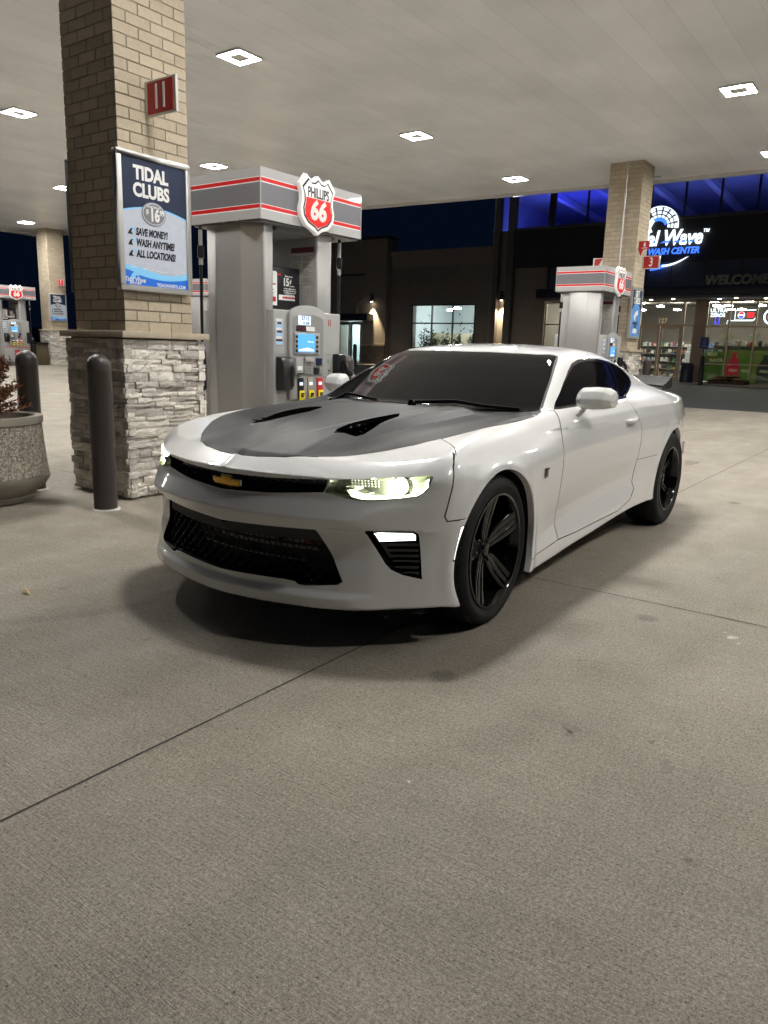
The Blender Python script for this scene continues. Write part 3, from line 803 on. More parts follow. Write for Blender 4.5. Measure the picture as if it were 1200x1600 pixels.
for pA, pB in ((( -.485, .10), (-.685, .66)), ((-.535, -.52), (-.50, -.16))):
    mb = MB(); n = 12; ptsA = []
    for i in range(n+1):
        t = i/n; x = pA[0] + (pB[0]-pA[0])*t; y = pA[1] + (pB[1]-pA[1])*t
        ptsA.append((x, y, surf_z(x, y) + .016 + .012*math.sin(math.pi*t)*(1 if t < .5 else .6)))
    mb.tube(ptsA, [.012 - .006*i/n for i in range(n+1)], 8)
    mb.tube([(p[0]-.012, p[1], p[2]-.008) for p in ptsA[2:]], .005, 6)
    mb.lathe([(.0, .032), (.018, .030), (.024, .020), (.026, -.01)], (pA[0], pA[1], surf_z(*pA)), 16, 2)
    cb(mb, 'wiper', m_gblack, smooth=True)
mb = MB()
secs = []
for i in range(17):
    y = -.60 + 1.20*i/16; q = abs(y)/.60; x0 = -3.57 + .03*q*q; zz = 1.028 - .012*q**3
    secs.append([(x0, y, zz), (x0-.08, y, zz+.022), (x0-.16, y, zz+.052), (x0-.19, y, zz+.068), (x0-.195, y, zz+.060), (x0-.16, y, zz+.034), (x0-.08, y, zz+.004), (x0, y, zz-.014)])
vs = [p for s in secs for p in s]; mb.add(vs, [(i*8+j, i*8+(j+1) % 8, (i+1)*8+(j+1) % 8, (i+1)*8+j) for i in range(16) for j in range(8)] + [tuple(range(8)), tuple(range(128, 136))])
for sg in (1, -1):
    mb.prism([(-3.55, .985), (-3.57, 1.03), (-3.76, 1.095), (-3.77, 1.0)], 1, sg*.60, sg*.612)
for y in (-.35, 0, .35): mb.box(-3.74, -3.64, y-.02, y+.02, .97, 1.05)
cb(mb, 'spoiler', mat('satin_black', (.012, .012, .013), rough=.5, spec=.25), smooth=False)
for sg in (1, -1):
    mb = MB(); mb.box(-3.875, -3.80, sg*.38, sg*.72, .74, .84) if False else None
    mb.prism([(sg*.34, .75), (sg*.34, .84), (sg*.70, .85), (sg*.71, .76)], 0, -3.875, -3.70)
    cb(mb, 'tail_lamp', mat('tail_lamp_red', (.25, .01, .01), rough=.15), bevel=.01)
mb = MB(); mb.box(-3.235, -3.20, .893, .905, .50, .60)
cb(mb, 'side_reflector', mat('reflector_pale', (.62, .52, .48), rough=.2))
# ================================================================ ground, canopy, columns
rnd = random.Random(7)
def gz(x, y): return .0115*max(0., y - 6.) + .0145*max(0., x - 12.)
def node_mat(name):
    m = bpy.data.materials.new(name); m.use_nodes = True; n = m.node_tree
    return m, n, n.nodes['Principled BSDF'], n.links
def concrete_mat():
    m, n, P, L = node_mat('broomed_concrete')
    co = n.nodes.new('ShaderNodeTexCoord')
    def noise(sc, det, scale=None, rough=.55, dist=0.):
        t = n.nodes.new('ShaderNodeTexNoise'); t.inputs['Scale'].default_value = sc; t.inputs['Detail'].default_value = det
        t.inputs['Roughness'].default_value = rough; t.inputs['Distortion'].default_value = dist
        if scale:
            mp = n.nodes.new('ShaderNodeMapping'); mp.inputs['Scale'].default_value = scale; mp.inputs['Rotation'].default_value = (0, 0, .05)
            L.new(co.outputs['Object'], mp.inputs[0]); L.new(mp.outputs[0], t.inputs['Vector'])
        else: L.new(co.outputs['Object'], t.inputs['Vector'])
        return t.outputs['Fac']
    def ramp(src, a, b, lo, hi):
        r = n.nodes.new('ShaderNodeMapRange'); r.inputs[1].default_value = a; r.inputs[2].default_value = b; r.inputs[3].default_value = lo; r.inputs[4].default_value = hi
        L.new(src, r.inputs[0]); return r.outputs[0]
    def mul(a, b):
        x = n.nodes.new('ShaderNodeMath'); x.operation = 'MULTIPLY'; L.new(a, x.inputs[0]); L.new(b, x.inputs[1]); return x.outputs[0]
    big = ramp(noise(.55, 5), .3, .7, .82, 1.15)
    med = ramp(noise(3.3, 6, rough=.65), .3, .7, .90, 1.09)
    grain = ramp(noise(120, 4, rough=.85), .34, .66, .48, 1.52)
    fine = ramp(noise(55, 4, rough=.75), .3, .7, .84, 1.16)
    brN = noise(1, 5, (95, 7, 1), rough=.7, dist=1.2); brush = ramp(brN, .35, .65, .90, 1.09)
    speck = ramp(noise(95, 1), .25, .32, .30, 1.0)
    stain = ramp(noise(1.15, 3, dist=.6), .27, .33, .80, 1.0)
    spots = n.nodes.new('ShaderNodeTexVoronoi'); spots.inputs['Scale'].default_value = .8; L.new(co.outputs['Object'], spots.inputs['Vector'])
    sp = ramp(spots.outputs['Distance'], .035, .06, .62, 1.0)
    drip = n.nodes.new('ShaderNodeTexVoronoi'); drip.inputs['Scale'].default_value = 3.1; L.new(co.outputs['Object'], drip.inputs['Vector'])
    dr = ramp(drip.outputs['Distance'], .03, .055, .55, 1.0)
    keep = ramp(noise(.9, 2), .55, .60, 0, 1)
    mxd = n.nodes.new('ShaderNodeMixRGB'); L.new(keep, mxd.inputs[0]); mxd.inputs[1].default_value = (1, 1, 1, 1); L.new(dr, mxd.inputs[2])
    track = ramp(noise(1, 4, (.22, 1.9, 1), rough=.6), .3, .7, .88, 1.07)
    pale = ramp(noise(6.5, 5, rough=.75), .66, .74, 1.0, 1.18)
    pit = ramp(noise(42, 2, rough=.9, dist=.8), .27, .36, .66, 1.0)
    v = big
    for q in (med, grain, fine, brush, speck, stain, sp, mxd.outputs[0], track, pale, pit): v = mul(v, q)
    hue = n.nodes.new('ShaderNodeMixRGB'); hue.inputs[1].default_value = (.298, .262, .214, 1); hue.inputs[2].default_value = (.288, .259, .211, 1)
    L.new(ramp(noise(.8, 3), .35, .65, 0, 1), hue.inputs[0])
    mx = n.nodes.new('ShaderNodeMixRGB'); mx.blend_type = 'MULTIPLY'; mx.inputs[0].default_value = 1; L.new(hue.outputs[0], mx.inputs[1]); L.new(v, mx.inputs[2])
    L.new(mx.outputs[0], P.inputs['Base Color'])
    L.new(ramp(noise(2.5, 4), .3, .7, .55, .85), P.inputs['Roughness']); P.inputs['Specular IOR Level'].default_value = .35
    b1 = n.nodes.new('ShaderNodeBump'); b1.inputs['Strength'].default_value = .8; b1.inputs['Distance'].default_value = .006; L.new(brN, b1.inputs['Height'])
    b2 = n.nodes.new('ShaderNodeBump'); b2.inputs['Strength'].default_value = .8; b2.inputs['Distance'].default_value = .005; L.new(noise(230, 3, rough=.7), b2.inputs['Height']); L.new(b1.outputs[0], b2.inputs['Normal'])
    L.new(b2.outputs[0], P.inputs['Normal']); return m
m_conc = concrete_mat()
def sheet(name, xs, ys, dz, m):
    mb = MB(); n = len(ys)
    mb.add([(x, y, gz(x, y) + dz) for x in xs for y in ys], [(i*n+j, (i+1)*n+j, (i+1)*n+j+1, i*n+j+1) for i in range(len(xs)-1) for j in range(n-1)])
    return tag(mb.build(name, m), kind='structure')
m_asph = mat('asphalt', (.045, .045, .047), rough=.8, var=.3, vscale=3, bump=.5, bscale=150)
sheet('ground', [-60, -10, 12, 18.7, 31, 60, 400], [-300, -40, 6, 20, 60, 300], -.006, m_asph)
sheet('concrete_forecourt', [-12, 3, 6, 12, 15, 18.7], [-26, 0, 3, 6, 12, 20, 34], 0, m_conc)
m_joint = mat('joint_sealant', (.035, .032, .03), rough=.9)
mb = MB()
def joint(x0, x1, y0, y1):
    if x1-x0 > y1-y0:
        n = 80; ps_ = [x0 + (x1-x0)*i/n for i in range(n+1)]
        for a, b in zip(ps_[:-1], ps_[1:]):
            w = .003 + .0016*rnd.random(); j = .0012*rnd.uniform(-1, 1); mb.add([(a, y0-w+j, gz(a, y0)+.002), (b, y0-w+j, gz(b, y0)+.002), (b, y0+w+j, gz(b, y0)+.002), (a, y0+w+j, gz(a, y0)+.002)], [(0, 1, 2, 3)])
    else:
        n = 80; ps_ = [y0 + (y1-y0)*i/n for i in range(n+1)]
        for a, b in zip(ps_[:-1], ps_[1:]):
            w = .0026 + .0012*rnd.random(); mb.add([(x0-w, a, gz(x0, a)+.002), (x0+w, a, gz(x0, a)+.002), (x0+w, b, gz(x0, b)+.002), (x0-w, b, gz(x0, b)+.002)], [(0, 1, 2, 3)])
joint(-3, 18.6, 1.845, 1.846); joint(-3, 18.6, -2.6, -2.599); joint(-3, 18.6, 10.6, 10.601); joint(-3, 18.6, 20.8, 20.801)
for x, ya, yb in ((3.87, -8, 1.84), (4.05, 6.1, 20), (8.4, 6.4, 30), (8.4, -8, 1.0), (12.9, -8, 1.84), (12.9, 6.4, 30), (-.6, -8, 1.84), (-.6, 1.85, 20)): joint(x, x, ya, yb)
tag(mb.build('pavement_joint', m_joint), kind='structure')
def blot(x, y, r, m, sq=1., n=22, seed=1):
    q = random.Random(seed); P = []; ph = [q.uniform(0, 6.28) for _ in range(4)]
    for i in range(n):
        a = 2*math.pi*i/n; rr = r*(1 + .22*math.sin(2*a+ph[0]) + .16*math.sin(3*a+ph[1]) + .12*math.sin(5*a+ph[2]) + .10*math.sin(9*a+ph[3])); P.append((x + rr*math.cos(a)*sq, y + rr*math.sin(a), gz(x, y)+.0016))
    b = MB(); b.add(P, [tuple(range(n))]); return tag(b.build('ground_stain', m), kind='structure')
m_oil = mat('dark_stain', (.175, .15, .122), rough=.7, var=.25, vscale=60); m_palest = mat('pale_chip', (.46, .43, .38), rough=.9, var=.2, vscale=80)
for i, (x, y, r) in enumerate(((2.32, .85, .030), (2.28, .84, .013), (2.27, .515, .019), (2.40, .60, .012), (2.05, .66, .011), (2.9, 1.05, .008), (3.1, -.2, .02), (5.2, .3, .05), (6.3, -.5, .07), (8.1, .9, .06), (1.5, 3.3, .014), (1.9, 2.6, .010), (2.06, 3.5, .02), (3.0, 3.9, .02), (9.6, 2.3, .1))): blot(x, y, r, m_oil, 1 + .5*(i % 3), seed=i)
for i, (x, y, r) in enumerate(((3.61, .60, .022), (3.55, .56, .008), (3.66, .64, .007), (1.7, 1.1, .006), (4.9, .5, .012))): blot(x, y, r, m_palest, 1, seed=40+i)
# sidewalk and kerb in front of the store
m_walk = mat('pale_concrete', (.28, .26, .235), rough=.8, var=.15, vscale=2, bump=.3, bscale=80)
mb = MB(); n = 9
for k in range(n):
    y0 = -6 + 5*k; z = gz(31.4, y0+2.5)
    mb.box(30.2, 32.0, y0, y0+4.985, z-.5, z+.012)
tag(mb.build('sidewalk', m_walk, bevel=.01, seg=1), kind='structure')
# ---------------------------------------------------------------- canopy
CZ = lambda y: 4.93 + .0125*max(0., y - 5.5)
def ceiling_mat():
    m, n, P, L = node_mat('canopy_decking')
    P.inputs['Base Color'].default_value = (.82, .842, .875, 1); P.inputs['Roughness'].default_value = .31; P.inputs['Specular IOR Level'].default_value = .5
    co = n.nodes.new('ShaderNodeTexCoord'); sx = n.nodes.new('ShaderNodeSeparateXYZ'); L.new(co.outputs['Object'], sx.inputs[0])
    f = n.nodes.new('ShaderNodeMath'); f.operation = 'MULTIPLY'; f.inputs[1].default_value = 1/.41; L.new(sx.outputs[1], f.inputs[0])
    fr = n.nodes.new('ShaderNodeMath'); fr.operation = 'FRACT'; L.new(f.outputs[0], fr.inputs[0])
    r = n.nodes.new('ShaderNodeMapRange'); r.inputs[1].default_value = 0; r.inputs[2].default_value = .022; r.inputs[3].default_value = .70; r.inputs[4].default_value = 1; L.new(fr.outputs[0], r.inputs[0])
    nz = n.nodes.new('ShaderNodeTexNoise'); nz.inputs['Scale'].default_value = .7; nz.inputs['Detail'].default_value = 5; L.new(co.outputs['Object'], nz.inputs['Vector'])
    r2 = n.nodes.new('ShaderNodeMapRange'); r2.inputs[1].default_value = .3; r2.inputs[2].default_value = .7; r2.inputs[3].default_value = .90; r2.inputs[4].default_value = 1.08; L.new(nz.outputs['Fac'], r2.inputs[0])
    fl = n.nodes.new('ShaderNodeMath'); fl.operation = 'FLOOR'; L.new(f.outputs[0], fl.inputs[0])
    wn = n.nodes.new('ShaderNodeTexWhiteNoise'); wn.noise_dimensions = '1D'; L.new(fl.outputs[0], wn.inputs['W'])
    r3 = n.nodes.new('ShaderNodeMapRange'); r3.inputs[3].default_value = .97; r3.inputs[4].default_value = 1.02; L.new(wn.outputs[0], r3.inputs[0])
    a = n.nodes.new('ShaderNodeMath'); a.operation = 'MULTIPLY'; L.new(r.outputs[0], a.inputs[0]); L.new(r2.outputs[0], a.inputs[1])
    a2 = n.nodes.new('ShaderNodeMath'); a2.operation = 'MULTIPLY'; L.new(a.outputs[0], a2.inputs[0]); L.new(r3.outputs[0], a2.inputs[1])
    mx = n.nodes.new('ShaderNodeMixRGB'); mx.blend_type = 'MULTIPLY'; mx.inputs[0].default_value = 1; mx.inputs[1].default_value = (.82, .842, .875, 1); L.new(a2.outputs[0], mx.inputs[2]); L.new(mx.outputs[0], P.inputs['Base Color'])
    # each long panel is slightly dished and wavy, which streaks the reflections of the lamps
    mp = n.nodes.new('ShaderNodeMapping'); mp.inputs['Scale'].default_value = (.9, 7, 1); L.new(co.outputs['Object'], mp.inputs[0])
    w = n.nodes.new('ShaderNodeTexNoise'); w.inputs['Scale'].default_value = 1.0; w.inputs['Detail'].default_value = 2; L.new(mp.outputs[0], w.inputs['Vector'])
    cs = n.nodes.new('ShaderNodeMath'); cs.operation = 'PINGPONG'; cs.inputs[1].default_value = .5; L.new(fr.outputs[0], cs.inputs[0])
    sm = n.nodes.new('ShaderNodeMath'); sm.operation = 'ADD'; L.new(w.outputs['Fac'], sm.inputs[0]); L.new(cs.outputs[0], sm.inputs[1])
    b = n.nodes.new('ShaderNodeBump'); b.inputs['Strength'].default_value = .36; b.inputs['Distance'].default_value = .05; L.new(sm.outputs[0], b.inputs['Height']); L.new(b.outputs[0], P.inputs['Normal'])
    return m
m_ceil = ceiling_mat()
cy = [-9.5, 5.5, 29.3]
can = empty('fuel_canopy', (9.8, 9.9, 4.93), 'broad flat white canopy roof with square lights over the whole forecourt', 'canopy')
mb = MB()
for a, b in zip(cy[:-1], cy[1:]):
    mb.add([(x, y, CZ(y) + d) for y in (a, b) for x in (2.3, 17.3) for d in (0, .05)], [(0, 2, 6, 4), (1, 5, 7, 3), (0, 1, 3, 2), (4, 6, 7, 5), (0, 4, 5, 1), (2, 3, 7, 6)])
mb.build('soffit', m_ceil, can)
m_fasc = mat('pale_fascia', (.55, .54, .52), rough=.45, var=.06, vscale=1.5)
mb = MB()
def strip(x0, x1, y0, y1, za, zb):
    mb.add([(x, y, CZ(y) + z) for x in (x0, x1) for y in (y0, y1) for z in (za, zb)], [(0, 1, 3, 2), (4, 6, 7, 5), (0, 4, 5, 1), (2, 3, 7, 6), (0, 2, 6, 4), (1, 5, 7, 3)])
for x0, x1 in ((17.3, 17.42), (2.18, 2.3)):
    for a, b in zip(cy[:-1], cy[1:]): strip(x0, x1, a, b, -.065, .95)
strip(2.18, 17.42, 29.3, 29.42, -.065, .95); strip(2.18, 17.42, -9.62, -9.5, -.065, .95)
mb.build('fascia', m_fasc, can)
mb = MB()
for y in (5.3, 8.6, 1.2, 13.5, 3.2): mb.box(17.42, 17.44, y, y+.35, CZ(y)-.06, CZ(y)-.04)
mb.build('edge_light', mat('lit_edge_strip', (1, 1, 1), emis=(.85, .92, 1), es=6), can)
m_lamp = mat('lit_led_ring', (1, 1, 1), rough=.4, emis=(1., .98, .94), es=250)
m_lampc = mat('lamp_housing', (.62, .62, .60), rough=.5)
def make_light():
    t = empty('canopy_light', (7.68, 8.05, CZ(8.05)), 'square canopy light above the near end of the first pump island', 'ceiling light', 'square lights set in the canopy ceiling')
    X, Y, Z = t.location
    mb = MB()
    for a in ((-.20, .20, .115, .20), (-.20, .20, -.20, -.115), (-.20, -.115, -.115, .115), (.115, .20, -.115, .115)): mb.box(X+a[0], X+a[1], Y+a[2], Y+a[3], Z-.026, Z-.0195)
    mb.build('led_ring', m_lamp, t)
    mb = MB(); mb.box(X-.215, X+.215, Y-.215, Y+.215, Z-.019, Z-.002); [mb.box(X+a, X+b, Y+c, Y+d, Z-.034, Z-.019) for a, b, c, d in ((-.215, .215, -.215, -.203), (-.215, .215, .203, .215), (-.215, -.203, -.203, .203), (.203, .215, -.203, .203), (-.112, .112, -.112, .112))]; mb.build('housing', m_lampc, t, bevel=.003, seg=1)
    return t
L0 = make_light()
LBL = {(11.95, 8.1): 'square canopy light over the middle of the first island, beyond the big pump topper', (15.85, 8.1): 'square canopy light nearest the dark gap above the store roof',
       (7.62, 13.35): 'square canopy light left of the tall brick column marked 11', (11.95, 13.35): 'square canopy light just above the left end of the big pump topper',
       (12.15, 2.85): 'square canopy light at the right edge, high above the coupe', (16.0, 3.0): 'square canopy light half cut off at the far right edge',
       (15.0, 26.3): 'small distant canopy light beside the top of the column marked 7', (3.85, 2.85): 'square canopy light straight above the roof of the coupe'}
for (x, y), lb in LBL.items(): dup(L0, Vector((x, y, CZ(y))) - L0.location, label=lb)
k = 0
for x, y in ((7.68, 2.85), (3.85, 8.1), (3.85, 13.4), (7.68, -2.4), (12.1, -2.4), (16, -2.4), (3.85, -2.4), (3.85, 19), (7.68, 19), (11.95, 19), (15.9, 19.2), (3.85, 25), (7.68, 25), (11.95, 25), (15.85, 13.4)):
    dup(L0, Vector((x, y, CZ(y))) - L0.location, label='square canopy light outside the picture, lighting the forecourt like its neighbours')
# ---------------------------------------------------------------- brick and stone columns
m_brick = mat('tan_brick', (.43, .365, .27), rough=.85, island=.10, var=.10, vscale=30, bump=.35, bscale=120)
m_mort = mat('mortar', (.27, .235, .185), rough=.95, bump=.4, bscale=150)
m_stone = mat('ledge_stone', (.60, .56, .50), rough=.88, island=.32, var=.25, vscale=9, bump=.8, bscale=45)
m_cap = mat('cast_stone_cap', (.42, .36, .27), rough=.8, var=.10, vscale=7, bump=.2, bscale=90)
def column():
    X0, Y0 = 3.66, 5.137
    t = empty('brick_column', (X0+.38, Y0+.38, 0), 'tall near tan brick column on a ledge-stone base with the number 11 sign', 'column', 'brick canopy columns')
    bx0, by0, bw = X0+.05, Y0+.05, .66
    mb = MB(); mb.box(bx0+.006, bx0+bw-.006, by0+.006, by0+bw-.006, 1.30, 4.99); mb.build('mortar_core', m_mort, t)
    mb = MB(); h = .0813; z = 1.335; row = 0; g = .004
    while z < 4.97:
        z1 = min(z+h-2*g, 4.99)
        off = .11 if row % 2 else 0.
        for fc in range(4):
            a = 0.; cuts = [0.]
            p = .22 - off
            while p < bw-.02: cuts.append(p); p += .22
            cuts.append(bw)
            for c0, c1 in zip(cuts[:-1], cuts[1:]):
                d = rnd.uniform(-.0012, .0012); c0 += g; c1 -= g
                if fc in (0, 1): c0 += 0 if c0 > g*1.5 else -g; c1 += 0 if c1 < bw-g*1.5 else g
                if fc == 0: mb.box(bx0+c0, bx0+c1, by0-d, by0+.03, z, z1)
                elif fc == 1: mb.box(bx0+c0, bx0+c1, by0+bw-.03, by0+bw+d, z, z1)
                elif fc == 2: mb.box(bx0-d, bx0+.03, by0+max(c0, .031), by0+min(c1, bw-.031), z, z1)
                else: mb.box(bx0+bw-.03, bx0+bw+d, by0+max(c0, .031), by0+min(c1, bw-.031), z, z1)
        z += h; row += 1
    mb.build('brick_shaft', m_brick, t, bevel=.0025, seg=1)
    mb = MB()
    w = .77+.09
    for a, b in ((0, .46), (.463, w)):
        mb.box(X0-.045+a, X0-.045+b, Y0-.045, Y0+.20, 1.283, 1.335); mb.box(X0-.045+a, X0-.045+b, Y0+.203, Y0+.815, 1.283, 1.335)
    mb.build('stone_cap', m_cap, t, bevel=.006, seg=2)
    mb = MB(); mb.box(X0+.03, X0+.74, Y0+.03, Y0+.74, -.3, 1.283); mb.build('stone_core', m_mort, t)
    # ledge stones: courses of thin rough blocks, corners interlocked
    mb = MB(); z = .02; W = .77
    while z < 1.28:
        h = rnd.choice((.034, .042, .050, .062, .075)); h = min(h, 1.281 - z)
        if h < .016: break
        for fc in range(4):
            c = rnd.uniform(-.03, .0)
            while c < W:
                l = rnd.uniform(.09, .30); c1 = min(c+l, W + rnd.uniform(0, .02))
                if W - c1 < .06: c1 = W + rnd.uniform(0, .02)
                if h > .055 and rnd.random() < .35: subs = [(z, z+h*.52), (z+h*.52, z+h)]
                else: subs = [(z, z+h)]
                for za, zb in subs:
                    pr_ = rnd.uniform(-.006, .022); nu = max(2, int((c1-c)/.03)); nv = 3
                    grid = {}
                    vs = []; fs = []
                    for i in range(nu+1):
                        for j in range(nv+1):
                            u = c+.0015 + (c1-c-.003)*i/nu; v = za+.0012 + (zb-za-.0024)*j/nv
                            dd = pr_ + rnd.uniform(-.0045, .0045)
                            if i in (0, nu): dd -= .004
                            if j in (0, nv): dd -= .004; 
                            u2 = u + rnd.uniform(-.003, .003)*(0 < i < nu); v2 = v + rnd.uniform(-.0025, .0025)*(0 < j < nv)
                            vs.append((u2, -dd, v2))
                    m0 = nv+1
                    for i in range(nu):
                        for j in range(nv): fs.append((i*m0+j, (i+1)*m0+j, (i+1)*m0+j+1, i*m0+j+1))
                    B = len(vs); c0_, c1_ = c+.0015, c1-.0015
                    vs += [(c0_, .06, za+.001), (c1_, .06, za+.001), (c1_, .06, zb-.001), (c0_, .06, zb-.001)]
                    bot = [i*m0 for i in range(nu+1)]; top = [i*m0+nv for i in range(nu+1)]
                    fs.append(tuple(bot[::-1]) + (B, B+1)); fs.append(tuple(top) + (B+2, B+3))
                    fs.append(tuple(range(m0)) + (B+3, B)); fs.append(tuple(nu*m0 + j for j in range(nv, -1, -1)) + (B+1, B+2))
                    def T(p):
                        u, d, v = p
                        return [(X0+u, Y0+d, v), (X0+W-d, Y0+u, v), (X0+W-u, Y0+W-d, v), (X0+d, Y0+W-u, v)][fc]
                    mb.add([T(p) for p in vs], fs)
                c = c1
        z += h
    mb.build('ledge_stone_base', m_stone, t)
    return t
C1 = column()
COLS = {}
def place_col(x, y, label):
    return dup(C1, (x - 3.66, y - 5.137, gz(x, y)*.9), label=label)
C2 = place_col(15.42, 5.14, 'brick column behind the far pump, with a metal conduit and the number 3 sign')
C3 = place_col(15.5, 15.55, 'brick column glimpsed between the posts of the nearest pump')
C4 = place_col(16.1, 27.0, 'distant brick column at far left with the number 7 sign')
# ---------------------------------------------------------------- signs on the columns
m_red = mat('sign_red', (.42, .012, .015), rough=.4); m_white = mat('sign_white', (.78, .78, .76), rough=.45)
m_alu = mat('brushed_aluminium', (.55, .54, .52), rough=.38, metal=.6)
m_navy = mat('poster_navy', (.010, .020, .055), rough=.35); m_pgrey = mat('poster_pale_grey', (.50, .54, .62), rough=.35, var=.06, vscale=20)
m_blue = mat('poster_blue', (.02, .16, .68), rough=.35); m_lblue = mat('poster_light_blue', (.25, .62, .95), rough=.35); m_ink = mat('black_ink', (.012, .012, .02), rough=.4)
m_ovg = mat('oval_grey', (.20, .20, .21), rough=.35)
def num_sign(col, txt, y_out, side=-1, z0=2.92, dx=.32):
    """a small square blade standing out from the column's face, number on both faces"""
    x = root_loc(col).x - .38 + dx; yb = root_loc(col).y + (-.33 if side < 0 else .33); yo = yb + side*.36; z0 += col.location.z
    t = empty('number_sign', (x, yb, z0), {'11': 'red square blade sign reading 11 on the near brick column', '3': 'red square blade sign reading 3 on the far brick column', '4': 'red blade sign behind the far column, mostly hidden by the striped topper', '7': 'small distant red blade sign reading 7 above the small poster', '9': 'red blade sign glimpsed between the posts of the near pump'}[txt], 'sign', 'number signs on the columns')
    mb = MB(); mb.box(x-.012, x+.012, min(yb, yo), max(yb, yo), z0, z0+.25); mb.build('sign_frame', m_alu, t, bevel=.003, seg=1)
    mb = MB(); a, b = sorted((yb + side*.035, yo - side*.03)); mb.box(x-.0145, x+.0145, a, b, z0+.015, z0+.235); mb.build('red_face', m_red, t)
    mb = MB(); put_text(mb, txt, (x-.0145, (a+b)/2, z0+.122), (0, -1, 0), (0, 0, 1), size=.24, off=.004, xs=.72); put_text(mb, txt, (x+.0145, (a+b)/2, z0+.122), (0, 1, 0), (0, 0, 1), size=.24, off=.004, xs=.72)
    mb.build('numeral', m_white, t); return t
num_sign(C1, '11', 4.8)
num_sign(C2, '3', 4.8, dx=.48); s4 = num_sign(C2, '4', 4.8, side=1, dx=.48); s7 = num_sign(C4, '7', 4.8, dx=.42); num_sign(C3, '9', 4.8, dx=.42)
def wave_icon(mb, cx, cz, s, c, u=(1, 0, 0)):
    pass
def tidal_poster(col, label):
    o = root_loc(col); X0 = o.x - .38 - .015 + .0; Y = o.y - .38 + .05; zb = 1.641 + col.location.z
    x0, x1 = 3.655 - 3.66 + o.x - .38, 4.337 - 3.66 + o.x - .38; z0, z1 = zb, zb + 1.008; yf = Y - .055
    t = empty('wall_poster', ((x0+x1)/2, Y, z0), label, 'poster', 'framed posters on the columns')
    mb = MB(); f = .042
    for a in ((x0, x1, z0, z0+f), (x0, x1, z1-f, z1), (x0, x0+f, z0+f, z1-f), (x1-f, x1, z0+f, z1-f)): mb.box(a[0], a[1], yf, Y-.001, a[2], a[3])
    mb.build('frame', m_alu, t, bevel=.004, seg=2)
    X = lambda v: x0 + (v - 3.655); Z = lambda v: z0 + (v - 1.641)
    ix0, ix1, iz0, iz1 = x0+f-.004, x1-f+.004, z0+f-.004, z1-f+.004; fc = yf + .012
    U, V = (1, 0, 0), (0, 0, 1)
    mb = MB(); mb.box(ix0, ix1, fc, Y-.004, iz0, iz1); mb.build('poster_sheet', m_pgrey, t)
    def arc(top, lift, m, nm):
        P = []
        for i in range(17): 
            s = i/16; P.append((ix0 + (ix1-ix0)*s, Z(2.214) + .062*math.sin(math.pi*(s*.86+.06)) + top))
        mb = MB(); put_poly(mb, P + [(ix1, iz1), (ix0, iz1)], (0, fc, 0), U, V, t=.0006, lift=lift); mb.build(nm, m, t)
    arc(-.012, .0005, m_lblue, 'blue_edge'); arc(0, .0012, m_navy, 'navy_panel')
    P = [(ix0 + (ix1-ix0)*i/16, Z(1.80) + .030*math.cos(i/16*4.6) + .012*i/16) for i in range(17)]
    mb = MB(); put_poly(mb, P + [(ix1, iz0), (ix0, iz0)], (0, fc, 0), U, V, t=.0006, lift=.0006); mb.build('water', m_lblue, t)
    P = [(ix0 + (ix1-ix0)*i/16, Z(1.79) - .055*math.sin(i/16*2.6) + (.01 if i < 3 else 0)) for i in range(17)]
    mb = MB(); put_poly(mb, P + [(ix1, iz0), (ix0, iz0)], (0, fc, 0), U, V, t=.0006, lift=.0013); mb.build('deep_water', m_blue, t)
    mb = MB(); r_ = random.Random(3)
    for i in range(14):
        s = r_.random(); put_poly(mb, [((ix0+.04 + (ix1-ix0-.09)*s) + a*.05, Z(1.815 - .03*s) + b) for a, b in ((0, 0), (.5, .008), (1, .0), (.5, .003))], (0, fc, 0), U, V, t=.0004, lift=.0014)
    mb.build('wave_highlight', m_white, t); mb = MB()
    put_text(mb, 'TIDAL', (X(3.965), fc-.002, Z(2.503)), U, V, size=.134, off=.0058, xs=.86, extr=.0006)
    put_text(mb, 'CLUBS', (X(3.965), fc-.002, Z(2.380)), U, V, size=.134, off=.0058, xs=.86, extr=.0006)
    mb.build('heading', m_white, t); mb = MB()
    put_text(mb, 'Tidal Wave', (X(3.785), fc-.0024, Z(1.722)), U, V, size=.052, off=.001, xs=.8, extr=.0006, shear=.2)
    put_text(mb, 'AUTO SPA', (X(3.785), fc-.0024, Z(1.696)), U, V, size=.022, off=.0008, extr=.0006)
    mb.build('brand_lettering', m_white, t); mb = MB()
    put_text(mb, 'TIDALWAVESTL.COM', (X(4.13), fc-.0024, Z(1.699)), U, V, size=.036, off=.0008, xs=.82, extr=.0006)
    mb.build('web_address', m_white, t)
    ov = lambda rx, rz: [(X(3.98) + rx*math.cos(2*math.pi*i/36), Z(2.226) + rz*math.sin(2*math.pi*i/36)) for i in range(36)]
    mb = MB(); put_poly(mb, ov(.113, .088), (0, fc, 0), U, V, t=.002, lift=.002); mb.build('oval_dark_rim', m_ovg, t)
    mb = MB(); put_poly(mb, ov(.106, .081), (0, fc, 0), U, V, t=.001, lift=.004); mb.build('oval_pale_rim', m_pgrey, t)
    mb = MB(); put_poly(mb, ov(.098, .073), (0, fc, 0), U, V, t=.001, lift=.0051); mb.build('oval_badge', m_ovg, t)
    mb = MB(); put_text(mb, '16', (X(3.985), fc-.0066, Z(2.215)), U, V, size=.128, off=.005, xs=.72, extr=.0006); put_text(mb, '$', (X(3.917), fc-.0066, Z(2.232)), U, V, size=.055, off=.002, xs=.8, extr=.0006)
